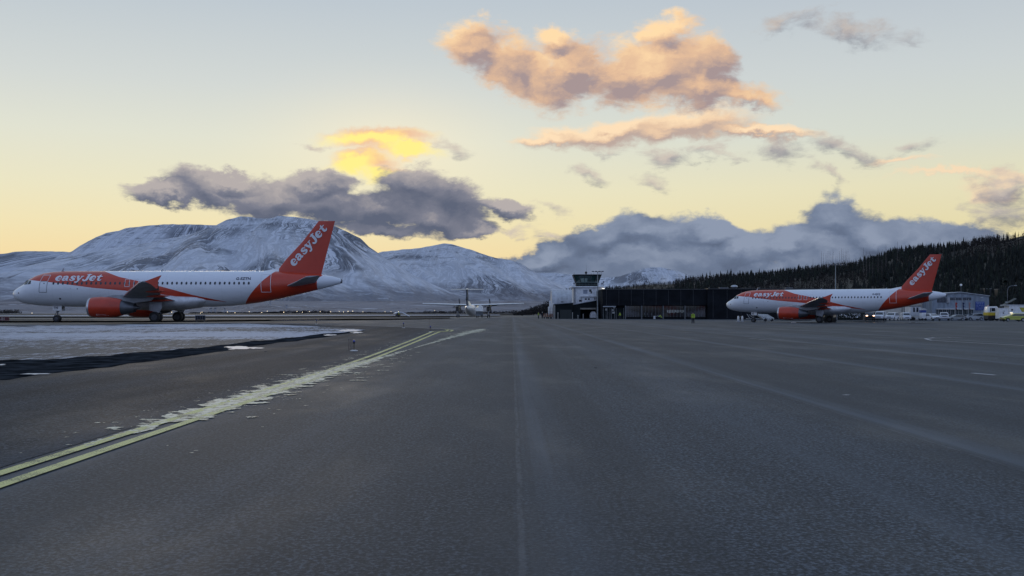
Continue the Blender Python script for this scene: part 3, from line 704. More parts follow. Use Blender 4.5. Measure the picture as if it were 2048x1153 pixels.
# brown leafless wood left of the control tower, hedges along the airfield
g = MB(); g2 = MB()
for _ in range(520):
    px = rr.uniform(1030, 1150); d = rr.uniform(620, 820); hp = interp([(1030, 3), (1050, 12), (1070, 20), (1100, 34), (1150, 50)], px)
    x = (px-CX)*d/F; zt = hp*rr.uniform(.55, 1.0)*d/F; b_ = Vector((x, d, gz(x, d)+zt*.45*rr.random()))
    bush_crown(g, b_, zt*.62, 2.2, rr, 30); bare_tree(g2, b_, zt*.72, rr, 3)
tag(g.build('leafless_wood', NEEDLE[2]), 'brown leafless wood left of the white hangar', 'woodland', kind='stuff')
tag(g2.build('wood_stems', BARK), 'thin stems of the leafless wood left of the white hangar', 'woodland', kind='stuff')
g = MB()
for _ in range(1500):
    px = rr.uniform(380, 1060); d = rr.uniform(1150, 1300)
    hp = 3.5+4.5*max(0, mnoise.noise((px*.02, 1, 0)))+(3.5 if 560 < px < 660 or 850 < px < 1050 else 0)
    x = (px-CX)*d/F; bush_crown(g, Vector((x, d, gz(x, d)-.4)), hp*d/F*rr.uniform(.5, 1), 2.6, rr, 16)
for _ in range(420):
    px = rr.uniform(-160, 40); d = rr.uniform(1200, 1350); x = (px-CX)*d/F
    bush_crown(g, Vector((x, d, gz(x, d)-.4)), rr.uniform(2.5, 5.5), 2.6, rr, 18)
tag(g.build('airfield_scrub', NEEDLE[2]), 'dark low scrub along the far side of the runway', 'scrub', kind='stuff')
# ------------------------------------------------------------------ lettering (heavy rounded slab letters drawn as pen strokes)
GLY = {  # strokes: list of (x, y, pen width); x-height 1
 'e': (1.0, [[(.24, .50, .13), (.50, .50, .13), (.84, .52, .13)], [(.84, .50, .14), (.82, .74, .18), (.60, .93, .22), (.36, .86, .34), (.20, .58, .42), (.24, .30, .42), (.42, .10, .30), (.64, .06, .22), (.84, .22, .12)]]),
 'a': (1.06, [[(.16, .74, .24), (.20, .84, .24), (.42, .94, .20), (.62, .86, .26), (.70, .66, .36), (.70, .30, .36), (.76, .10, .24), (.96, .10, .14)], [(.62, .56, .14), (.36, .52, .20), (.18, .34, .32), (.22, .14, .30), (.40, .06, .22), (.62, .22, .14)]]),
 's': (.92, [[(.78, .72, .16), (.66, .88, .18), (.44, .94, .20), (.24, .80, .28), (.30, .62, .32), (.56, .46, .34), (.74, .28, .34), (.62, .10, .24), (.40, .05, .20), (.20, .14, .20), (.14, .30, .16)]]),
 'y': (1.08, [[(.20, .92, .30), (.34, .56, .36), (.54, .10, .34)], [(.86, .92, .16), (.70, .46, .20), (.50, -.04, .24), (.34, -.30, .24), (.14, -.30, .26)], [(.02, .93, .13), (.44, .93, .13)], [(.68, .93, .13), (1.04, .93, .13)]]),
 'J': (.92, [[(.66, 1.26, .36), (.66, .70, .38), (.62, .24, .36), (.42, .02, .28), (.20, .04, .26), (.08, .22, .26)], [(.38, 1.28, .14), (.94, 1.28, .14)]]),
 't': (.84, [[(.48, 1.20, .16), (.40, .92, .30), (.38, .30, .36), (.48, .10, .28), (.66, .06, .20), (.80, .20, .14)], [(.06, .88, .16), (.78, .88, .16)]]),
}
def stroke_text(txt, xs_=1.38, shear=.16, gap=.0):
    """returns list of (quads/polys in text plane, layer)"""
    out = []; x0 = 0; lay = 0
    for ch in txt:
        adv, st = GLY[ch]
        for pts in st:
            sub = []
            n = len(pts)
            for i in range(n-1):
                p0, p1, p2, p3 = pts[max(0, i-1)], pts[i], pts[i+1], pts[min(n-1, i+2)]
                for k in range(5):
                    t_ = k/5
                    sub.append(tuple(.5*(2*b+(c-a)*t_+(2*a-5*b+4*c-d)*t_*t_+(3*b-a-3*c+d)*t_**3) for a, b, c, d in zip(p0, p1, p2, p3)))
            sub.append(pts[-1])
            P_ = [((x0+x)*xs_+(y*shear), y, w*1.12) for x, y, w in sub]
            L, Rr = [], []
            for i, (x, y, w) in enumerate(P_):
                a, b = P_[max(0, i-1)], P_[min(len(P_)-1, i+1)]
                dx, dy = b[0]-a[0], b[1]-a[1]; l_ = math.hypot(dx, dy) or 1
                nx_, ny_ = -dy/l_, dx/l_
                L.append((x+nx_*w/2*1.12, y+ny_*w/2)); Rr.append((x-nx_*w/2*1.12, y-ny_*w/2))
            out.append((lay, L, Rr))
            for (x, y, w) in (P_[0], P_[-1]):      # round pen ends
                lay += 1; out.append((lay, [(x+math.cos(a)*w/2*1.1, y+math.sin(a)*w/2) for a in [2*math.pi*k/12 for k in range(12)]], None))
            lay += 1
        x0 += adv+gap
    return out, x0*xs_
def lettering(name, txt, put, m, parent, shear=.16, width=None, xh=.59):
    data, w = stroke_text(txt, shear=shear); k = (width/(w*xh) if width else 1); g = MB()
    for lay, L, Rr in data:
        if Rr is None: g.poly([put(x*xh*k, y*xh, lay) for x, y in L])
        else:
            for i in range(len(L)-1):
                g.quad(put(L[i][0]*xh*k, L[i][1]*xh, lay), put(Rr[i][0]*xh*k, Rr[i][1]*xh, lay), put(Rr[i+1][0]*xh*k, Rr[i+1][1]*xh, lay), put(L[i+1][0]*xh*k, L[i+1][1]*xh, lay))
    me = bpy.data.meshes.new(name); me.from_pydata(g.v, [], g.f); me.materials.append(m)
    o = bpy.data.objects.new(name, me); COL.objects.link(o); o.parent = parent
    return o
def flat_text(name, txt, size, put, m, parent, bold=.0, cuts=0):
    cu = bpy.data.curves.new(name, 'FONT'); cu.body = txt; cu.size = size; cu.offset = bold; cu.resolution_u = 3
    to = bpy.data.objects.new(name+'_tmp', cu); COL.objects.link(to)
    dg = bpy.context.evaluated_depsgraph_get(); me = bpy.data.meshes.new_from_object(to.evaluated_get(dg))
    bpy.data.objects.remove(to); bpy.data.curves.remove(cu)
    for v in me.vertices: v.co = Vector(put(v.co.x, v.co.y, 0))
    me.materials.clear(); me.materials.append(m); me.name = name
    o = bpy.data.objects.new(name, me); COL.objects.link(o); o.parent = parent; return o
# ------------------------------------------------------------------ airliner
TOP_P = [(0, 3.27), (.12, 3.52), (.35, 3.72), (.77, 3.98), (1.2, 4.22), (1.48, 4.43), (1.85, 4.76), (2.18, 4.98), (2.82, 5.30), (3.6, 5.54), (4.6, 5.70), (6.1, 5.79), (28.6, 5.79), (30.4, 5.74), (32.8, 5.60), (35.3, 5.36), (36.6, 5.16), (37.35, 4.96), (37.57, 4.85)]
BOT_P = [(0, 3.20), (.13, 2.84), (.35, 2.58), (.64, 2.37), (1.1, 2.19), (1.67, 2.06), (2.95, 1.88), (4.87, 1.78), (7.4, 1.72), (23.0, 1.72), (25.2, 1.84), (26.7, 2.00), (28, 2.16), (30.4, 2.58), (32.9, 3.16), (34.8, 3.62), (36.6, 4.08), (37.35, 4.30), (37.57, 4.40)]
WID_P = [(0, .05), (.12, .42), (.35, .72), (.77, 1.02), (1.48, 1.34), (2.18, 1.58), (2.82, 1.73), (3.6, 1.85), (4.6, 1.93), (6.1, 1.975), (24.0, 1.975), (27, 1.86), (30, 1.52), (32.9, 1.08), (35.3, .66), (36.6, .42), (37.35, .30), (37.57, .24)]
def fus(x): t_, b_ = interp(TOP_P, x), interp(BOT_P, x); return (t_+b_)/2, (t_-b_)/2, interp(WID_P, x)
def fus_y(x, z):
    c, h, w = fus(x); q = max(0.0, 1-((z-c)/h)**2); return -w*math.sqrt(q)
def curve_fn(t, x, pts, xs_, zs_):
    nd = t.n('ShaderNodeFloatCurve'); c = nd.mapping.curves[0]
    P_ = [(a/xs_, b/zs_) for a, b in pts]
    while len(c.points) < len(P_): c.points.new(.5, .5)
    for p_, (a, b) in zip(c.points, P_): p_.location = (a, b); p_.handle_type = 'VECTOR'
    nd.mapping.update(); t.l(t.m('DIVIDE', x, xs_), nd.inputs['Value'])
    return t.m('MULTIPLY', nd.outputs[0], zs_)
def livery():
    m = bpy.data.materials.new('airliner_livery'); m.use_nodes = True; t = NT(m.node_tree)
    b = t.n('ShaderNodeBsdfPrincipled'); o = t.n('ShaderNodeOutputMaterial'); t.l(b.outputs[0], o.inputs[0])
    tc = t.n('ShaderNodeTexCoord'); sp = t.n('ShaderNodeSeparateXYZ'); t.l(tc.outputs['Object'], sp.inputs[0]); x, z = sp.outputs[0], sp.outputs[2]
    low = curve_fn(t, x, [(0, 4.98), (2.1, 4.78), (5.5, 4.43), (10.0, 3.83), (13.2, 3.56), (17.5, 3.12), (21.1, 2.64), (24.9, 2.24), (38, .9)], 38, 12)
    up = curve_fn(t, x, [(0, 9), (10.2, 8.0), (10.3, 5.86), (11.2, 5.60), (12.8, 5.07), (15.1, 4.60), (17.7, 3.98), (21.1, 3.06), (24.9, 2.26), (25.5, 1.4), (38, .2)], 38, 12)
    e = .012
    sw = t.m('MULTIPLY', t.sstep(t.m('SUBTRACT', z, low), -e, e), t.sstep(t.m('SUBTRACT', up, z), -e, e))
    sw = t.m('MULTIPLY', sw, t.sstep(x, 2.08, 2.12))
    # tail block: boundary x as a function of height
    bx = curve_fn(t, z, [(0, 26.0), (2.02, 26.75), (3.27, 27.75), (4.56, 28.9), (5.73, 30.15), (6.1, 30.5), (12, 30.5)], 12, 38)
    ax = curve_fn(t, z, [(0, 34.95), (3.2, 34.9), (4.9, 34.95), (5.2, 35.4), (5.5, 35.6), (12, 37.5)], 12, 38)
    tl = t.m('MULTIPLY', t.sstep(t.m('SUBTRACT', x, bx), -e, e), t.sstep(t.m('SUBTRACT', ax, x), -e, e))
    msk = t.m('MAXIMUM', sw, tl)
    grime = t.noise(t.mp(tc.outputs['Object'], scale=(.4, 1, 1.6)), 1.6, 6, .65)
    wh = t.mix(t.m('MULTIPLY', t.sstep(grime, .45, .75), .30), (.68, .71, .76, 1), (.46, .48, .52, 1))
    # panel joints every frame bay
    fr = t.m('ABSOLUTE', t.m('SUBTRACT', t.m('FRACT', t.m('DIVIDE', x, 2.13)), .5))
    wh = t.mix(t.m('MULTIPLY', t.sstep(fr, .008, .003), .35), wh, (.35, .36, .38, 1))
    orr = t.mix(t.sstep(grime, .35, .7), (.50, .042, .012, 1), (.42, .034, .011, 1))
    t.l(t.mix(msk, wh, orr), b.inputs['Base Color'])
    b.inputs['Roughness'].default_value = .33; b.inputs['Coat Weight'].default_value = .3; b.inputs['Coat Roughness'].default_value = .1
    return m
LIV = livery()
WINGM = mat('wing_grey', (.27, .285, .31), .42, var=.12, vscale=.8, dirt=.25)
PANE = mat('cabin_window_glass', (.018, .024, .036), .12, spec=.6, var=.3, vscale=.4)
LETW = mat('letter_white', (.66, .68, .72), .4, var=.03)
FAN = mat('fan_dark', (.03, .03, .035), .4, .5)
def airfoil(n=12, th=.12):
    up = []
    for k in range(n+1):
        c = .5*(1-math.cos(math.pi*k/n)); y = 5*th*(.2969*math.sqrt(c)-.126*c-.3516*c*c+.2843*c**3-.1036*c**4); up.append((c, y))
    return [(c, y) for c, y in up[::-1]]+[(c, -y*.75) for c, y in up[1:-1]]
def wing_loft(g, stations, side, th=.12):      # stations: (span y, x leading edge, chord, z)
    rings = []
    for y, xl, ch, z, *tw in stations: rings.append([(xl+c*ch, side*y, z+h*ch+c*(tw[0] if tw else 0)) for c, h in airfoil(12, th)])
    g.loft(rings, True, True)
def surf_ring(outline, lift, lay=0): return [(x, fus_y(x, z)-lift, z) for x, z in outline]
def band(g, pts, w, lift):                      # outline drawn on the skin
    n = len(pts)
    for i in range(n):
        (x0, z0), (x1, z1) = pts[i], pts[(i+1) % n]
        L = math.hypot(x1-x0, z1-z0); k = max(1, int(L/.15)); nx_, nz_ = -(z1-z0)/L*w/2, (x1-x0)/L*w/2
        for j in range(k):
            a, b = j/k, (j+1)/k
            q = [(x0+(x1-x0)*a+nx_, z0+(z1-z0)*a+nz_), (x0+(x1-x0)*b+nx_, z0+(z1-z0)*b+nz_), (x0+(x1-x0)*b-nx_, z0+(z1-z0)*b-nz_), (x0+(x1-x0)*a-nx_, z0+(z1-z0)*a-nz_)]
            g.poly([(x, fus_y(x, z)-lift, z) for x, z in q])
def finz(x, z):                                  # half thickness of the fin
    k = (z-5.3)/6.14; xl = interp([(5.2, 29.8), (5.7, 30.2), (7.12, 31.3), (9.04, 33.1), (11.44, 35.0)], z); xt = interp([(5.2, 35.25), (11.44, 36.85)], z)
    c = min(1, max(0, (x-xl)/(xt-xl))); return (xt-xl)*5*.085*(.2969*math.sqrt(c)-.126*c-.3516*c*c+.2843*c**3-.1036*c**4)
def make_airliner(name, loc, rz, label, reg, group, pitch=0):
    t = empty(name, loc, rz, label, 'airliner', group)
    t.rotation_euler = (0, pitch, rz)
    g = MB(); rings = []
    xs_ = sorted(set([a for a, _ in TOP_P]+[a for a, _ in BOT_P]+[.02, .06, .22, .5, .95, 1.3, 2.5, 5.3, 9, 12, 15, 18, 21, 26, 29, 31.5, 34, 36]))
    for x in xs_:
        c, h, w = fus(x)
        if x == 0: c, h, w = 3.235, .02, .02
        rings.append([(x, w*math.sin(2*math.pi*k/48), c+h*math.cos(2*math.pi*k/48)) for k in range(48)])
    g.loft(rings, True, True); fu = g.build('fuselage', LIV, t, smooth=True)
    g = MB(); g.lathe((37.5, 0, 4.62), (1, 0, -.02), [(0, .26), (.16, .22), (.17, .15), (.05, .13)], 16, False, True); ap = g.build('exhaust_outlet', DSTEEL, t, smooth=True)
    # belly fairing
    g = MB(); g.loft([[(x, w*math.sin(2*math.pi*k/32), c+h*math.cos(2*math.pi*k/32)) for k in range(32)] for x, c, h, w in
        ((11.2, 2.6, .3, 1.2), (12.0, 2.45, .75, 1.98), (13.5, 2.35, .95, 2.22), (16.5, 2.28, .98, 2.30), (19.5, 2.3, .95, 2.26), (21.5, 2.40, .78, 2.02), (22.9, 2.55, .35, 1.4))], True, True)
    g.build('belly_fairing', mat('fairing_white', (.60, .62, .66), .4, dirt=.3), t, smooth=True)
    # cabin windows
    wx = [5.45+.5375*i for i in range(42)]
    skip = (13.9, 14.8)
    for x in wx:
        if any(abs(x-s_) < .12 for s_ in ()): continue
        g = MB(); pts = [(x+.115*math.cos(a)*(1 if abs(math.cos(a)) < .8 else 1), 4.36+.17*math.sin(a)) for a in [2*math.pi*k/14 for k in range(14)]]
        g.poly(surf_ring(pts, .012)); g.build('cabin_window', PANE, t)
    # flight deck windows
    for out in ([(1.62, 4.22), (2.02, 4.72), (2.26, 4.72), (2.22, 4.25)], [(2.30, 4.25), (2.33, 4.72), (2.66, 4.68), (2.68, 4.30)]):
        g = MB(); cx_ = sum(p[0] for p in out)/4; cz_ = sum(p[1] for p in out)/4; n = 6
        grid = [[(lambda u, v: ((out[0][0]*(1-v)+out[1][0]*v)*(1-u)+(out[3][0]*(1-v)+out[2][0]*v)*u, (out[0][1]*(1-v)+out[1][1]*v)*(1-u)+(out[3][1]*(1-v)+out[2][1]*v)*u))(i/n, j/n) for i in range(n+1)] for j in range(n+1)]
        for j in range(n):
            for i in range(n): g.poly(surf_ring([grid[j][i], grid[j][i+1], grid[j+1][i+1], grid[j+1][i]], .014))
        g.build('flight_deck_window', PANE, t, smooth=True)
    # windscreen
    for s_ in (-1, 1):
        g = MB(); g.poly([(1.50, s_*.10, 4.50), (1.50, s_*.80, 4.32), (1.86, s_*.72, 4.70), (1.86, s_*.10, 4.82)]); g.build('windscreen', PANE, t)
    # doors
    def door(pts, m_low, split, nm):
        g = MB(); g.cur = 0; band(g, pts, .055, .016); o = g.build(nm, m_low, t); return o
    SILL = mat('door_outline_dark', (.05, .06, .08), .5)
    c0 = [(3.86, 4.55), (3.98, 5.30), (4.86, 5.30), (4.74, 4.55)]
    g = MB(); band(g, [(3.80, 3.34), (3.86, 4.60), (4.74, 4.60), (4.68, 3.34)], .045, .016); d1 = g.build('passenger_door', SILL, t)
    g = MB(); band(g, c0, .05, .020); g.build('door_outline', LETW, d1)
    g = MB(); band(g, [(28.86, 3.36), (28.80, 5.36), (29.84, 5.36), (29.90, 3.36)], .05, .018); g.build('passenger_door', LETW, t)
    for x0 in (13.55, 14.55):
        g = MB(); band(g, [(x0, 3.98), (x0+.02, 4.82), (x0+.50, 4.82), (x0+.52, 3.98)], .045, .018); g.build('overwing_exit', LETW, t)
    # small ports and drains
    for (px, pz, r_) in ((8.2, 3.73, .07), (4.35, 4.35, .07), (6.1, 2.62, .12), (1.15, 3.28, .09), (7.4, 3.75, .03)):
        g = MB(); g.poly(surf_ring([(px+r_*math.cos(a), pz+r_*.8*math.sin(a)) for a in [2*math.pi*k/10 for k in range(10)]], .014)); g.build('service_port', PANE, t)
    for (px, h) in ((5.6, .36), (17.0, .22), (27.9, .18)):
        g = MB(); g.prism([(px-.12, interp(TOP_P, px)-.04), (px+.16, interp(TOP_P, px)-.04), (px+.26, interp(TOP_P, px)+h), (px+.16, interp(TOP_P, px)+h)], -.02, .02); g.build('antenna', GREY, t)
    # fin and dorsal fillet
    g = MB(); rg = []
    for z in (5.15, 5.7, 6.3, 7.12, 8.0, 9.04, 10.2, 11.25, 11.44):
        xl = interp([(5.2, 29.8), (5.7, 30.2), (7.12, 31.3), (9.04, 33.1), (11.44, 35.0)], z); xt = interp([(5.2, 35.25), (11.44, 36.85)], z); sc2 = 1 if z < 11.3 else .35
        a = [(xl+(xt-xl)*.5*(1-math.cos(math.pi*k/16))) for k in range(17)]
        rg.append([(x, -finz(x, z)*sc2, z) for x in a]+[(x, finz(x, z)*sc2, z) for x in a[-2:0:-1]])
    g.loft(rg, True, True); fin = g.build('tail_fin', mat('tail_orange', (.46, .036, .011), .38, coat=.25, var=.06, vscale=.5), t, smooth=True)
    g = MB(); rg = []
    for x in (28.6, 29.3, 29.9, 30.5):
        h = interp([(28.6, 5.76), (29.3, 5.90), (29.9, 6.02), (30.5, 6.15)], x)
        rg.append([(x, -.28, 5.55), (x, -.12, (5.55+h)/2+.05), (x, -.03, h), (x, .03, h), (x, .12, (5.55+h)/2+.05), (x, .28, 5.55)])
    g.loft(rg, True, True); g.build('dorsal_fillet', WHITE, t, smooth=True)
    for lay_side in (-1,):
        ang = R(48.5); ca, sa = math.cos(ang), math.sin(ang)
        def putf(x, y, lay):
            X = 32.20+x*ca-y*sa; Z = 6.22+x*sa+y*ca
            return (X, -finz(X, Z)-.02-.0015*lay, Z)
        lettering('fin_lettering', 'easyJet', putf, LETW, fin, shear=.10, width=5.75, xh=.70)
    def putt(x, y, lay): X, Z = 5.50+x, 4.66+y; return (X, fus_y(X, Z)-.014-.0015*lay, Z)
    lettering('side_lettering', 'easyJet', putt, LETW, fu, shear=.22, width=5.3, xh=.54)
    def putr(x, y, lay): X, Z = 26.02+x*1.15, 4.74+y; return (X, fus_y(X, Z)-.014, Z)
    flat_text('registration', reg, .40, putr, mat('registration_navy', (.02, .025, .06), .5), fu, bold=.012)
    # wings
    for s_ in (-1, 1):
        g = MB(); wing_loft(g, [(0.9, 12.0, 7.6, 2.30), (1.9, 12.75, 6.6, 2.38), (4.2, 14.0, 5.2, 2.62), (6.4, 15.2, 4.0, 2.88), (10.5, 17.4, 3.05, 3.36), (14.5, 19.6, 2.15, 3.84), (16.4, 20.62, 1.72, 4.08), (16.75, 20.95, 1.35, 4.12)], s_, .125)
        w = g.build('wing', WINGM, t, smooth=True)
        g = MB(); g.prism([(21.2, 4.14), (22.75, 4.72), (22.85, 4.72), (22.52, 4.2), (22.5, 4.02), (22.45, 3.45), (22.35, 3.42), (21.8, 3.85)], s_*16.76, s_*16.70); g.build('wingtip_fence', ORANGE, w)
        for (yy, x0, L, zz) in ((4.7, 17.0, 2.9, 2.35), (8.6, 18.4, 2.5, 2.78), (12.2, 19.6, 2.1, 3.2)):
            g = MB(); g.lathe((x0, s_*yy, zz), (1, 0, .02), [(0, .02), (.3, .09), (.9, .14), (L*.6, .14), (L*.85, .08), (L, .02)], 12); g.build('flap_track_fairing', mat('fairing_orange', (.34, .035, .012), .45), w, smooth=True)
        # leading edge strip
        g = MB()
        E = [(2.0, 12.74, 2.40), (4.2, 13.93, 2.62), (6.4, 15.13, 2.88), (10.5, 17.33, 3.36), (14.5, 19.54, 3.84), (16.4, 20.56, 4.08)]
        g.loft([[(x+.03+.09*math.cos(a), s_*y, z+.09*math.sin(a)) for a in [2*math.pi*k/10 for k in range(10)]] for y, x, z in E], True, True)
        g.build('leading_edge', mat('slat_metal', (.55, .57, .60), .25, .7), w, smooth=True)
        # engine
        eng = empty('engine', (0, 0, 0)); eng.parent = t
        c = (11.15, s_*5.75, 1.66)
        g = MB(); g.lathe(c, (1, 0, -.01), [(.25, 1.02), (.7, 1.10), (1.4, 1.14), (2.2, 1.13), (3.0, 1.03), (3.62, .88), (3.60, .80)], 36)
        ORN = mat('nacelle_orange', (.45, .036, .011), .40, coat=.2, var=.10, vscale=.9)
        nc = g.build('nacelle', ORN, eng, smooth=True)
        g = MB(); g.lathe(c, (1, 0, -.01), [(1.1, .82), (.5, .84), (.18, .86), (.04, .91), (0, .95), (.05, .99), (.16, 1.015), (.26, 1.02)], 36); g.build('intake_lip', mat('lip_metal', (.50, .52, .56), .28, .8), nc, smooth=True)
        g = MB(); g.lathe((c[0]+1.1, c[1], c[2]), (1, 0, 0), [(0, .82), (.02, .3), (-.3, .02)], 24, False, True); g.build('fan', FAN, nc, smooth=True)
        g = MB(); g.lathe(c, (1, 0, -.01), [(3.45, .86), (3.7, .78), (4.3, .68), (4.9, .52), (5.0, .50), (4.9, .44), (4.4, .40)], 28); noz = g.build('exhaust_nozzle', DSTEEL, eng, smooth=True)
        g = MB(); g.lathe(c, (1, 0, -.01), [(4.5, .34), (5.0, .30), (5.6, .06)], 20, False, True); g.build('exhaust_cone', DSTEEL, noz, smooth=True)
        g = MB(); g.prism([(12.5, 2.72), (13.6, 2.98), (15.3, 3.05), (18.3, 2.75), (17.9, 2.35), (15.9, 2.05), (14.6, 2.35), (12.9, 2.70)], c[1]-.20, c[1]+.20); g.build('pylon', mat('pylon_grey', (.30, .32, .35), .45), eng, bevel=.05)
        g = MB()
        for row, zz in enumerate((.86, .74)):
            x = 12.2
            for k in range(7 if row == 0 else 9):
                w_ = rnd.uniform(.05, .16)
                yy = -math.sqrt(max(.01, 1.135**2-(zz-1.66+.015)**2))
                g.poly([(x, c[1]+yy-.012, zz), (x+w_, c[1]+yy-.012, zz), (x+w_, c[1]+yy-.006+.0, zz+.05), (x, c[1]+yy-.006, zz+.05)]); x += w_+.07
        if s_ < 0: g.build('warning_placard', LETW, nc)
        # tailplane
        g = MB(); wing_loft(g, [(.35, 31.2, 3.6, 3.98, .45), (.8, 31.4, 3.4, 4.0, .45), (3.4, 33.1, 2.5, 4.42, .34), (5.9, 34.65, 1.72, 4.86, .2), (6.2, 34.95, 1.3, 4.9, .15)], s_, .12)
        g.build('tailplane', mat('tailplane_grey', (.36, .38, .41), .45), t, smooth=True)
    # landing gear
    def wheel(par, x, y, r, w_):
        e = empty('wheel', (0, 0, 0)); e.parent = par
        g = MB(); g.lathe((x, y-w_/2, r), (0, 1, 0), [(0, r*.58), (.02, r*.86), (w_*.22, r), (w_*.78, r), (w_-.02, r*.86), (w_, r*.58)], 28); g.build('tyre', BLACK, e, smooth=True)
        g = MB(); g.lathe((x, y-w_/2+.02, r), (0, 1, 0), [(.06, r*.18), (.02, r*.22), (.05, r*.5), (0, r*.60), (w_-.04, r*.60), (w_-.09, r*.5), (w_-.06, r*.22), (w_-.10, .02)], 20, True, True); g.build('rim', mat('rim_grey', (.10, .105, .12), .6, .3), e, smooth=True)
    ng = empty('nose_gear', (0, 0, 0)); ng.parent = t
    g = MB(); g.tube((5.05, 0, .4), (5.2, 0, 2.1), .075); g.tube((5.05, 0, 1.0), (5.15, 0, 2.1), .11); g.tube((5.1, 0, 1.1), (6.0, 0, 1.95), .045); g.tube((5.05, -.3, .39), (5.05, .3, .39), .06)
    g.path([(4.95, 0, .5), (4.75, 0, .75), (4.95, 0, 1.1)], .03); g.build('strut', DSTEEL, ng, smooth=True)
    for y in (-.25, .25): wheel(ng, 5.05, y, .39, .22)
    for s_ in (-1, 1):
        g = MB(); g.box(4.72, 5.75, s_*.42-.015, s_*.42+.015, 1.28, 1.85); gd = g.build('gear_door', WHITE, ng, bevel=.02)
    def putg(x, y, lay): return (4.86+x, -.42-.022, 1.50+y)
    flat_text('door_letters', reg[-2:], .34, putg, mat('registration_navy', (.02, .025, .06), .5), ng, bold=.01)
    for y in (-.16, .16): g = MB(); g.lathe((4.95, y, 1.38), (-1, 0, 0), [(0, .09), (.08, .10), (.1, .02)], 12, True, True); g.build('taxi_lamp', STEEL, ng, smooth=True)
    for s_ in (-1, 1):
        mg = empty('main_gear', (0, 0, 0)); mg.parent = t; y0 = s_*3.80
        g = MB(); g.tube((17.75, y0, .6), (17.7, y0-s_*.25, 2.7), .12); g.tube((17.75, y0, .55), (17.72, y0, 1.4), .09); g.tube((17.75, y0-.5, .585), (17.75, y0+.5, .585), .085)
        g.tube((17.7, y0-s_*.1, 1.6), (17.7, y0-s_*1.9, 2.2), .06); g.path([(17.95, y0, .65), (18.3, y0, 1.0), (17.95, y0, 1.4)], .04); g.build('strut', DSTEEL, mg, smooth=True)
        g = MB(); g.prism([(17.15, 1.30), (18.2, 1.05), (18.5, 1.6), (18.45, 2.45), (17.1, 2.45)], y0+s_*.30, y0+s_*.34); g.build('gear_door', mat('door_grey', (.40, .42, .46), .5), mg)
        for dy in (-.46, .46): wheel(mg, 17.75, y0+dy, .585, .42)
    return t
def on_ground(x, y): return gz(x, y)+.03+.0004*y
a1 = make_airliner('airliner', ((27-CX)*125.5/F, 125.5, .63), R(-1.5), 'white and orange airliner taxiing left in front of the snowy mountains', 'G-EZTN', 'orange and white airliners')
a2 = make_airliner('airliner', ((1453-CX)*200.5/F, 200.5, -.04), R(-29), 'white and orange airliner parked nose left beside the black terminal', 'G-EJCJ', 'orange and white airliners')
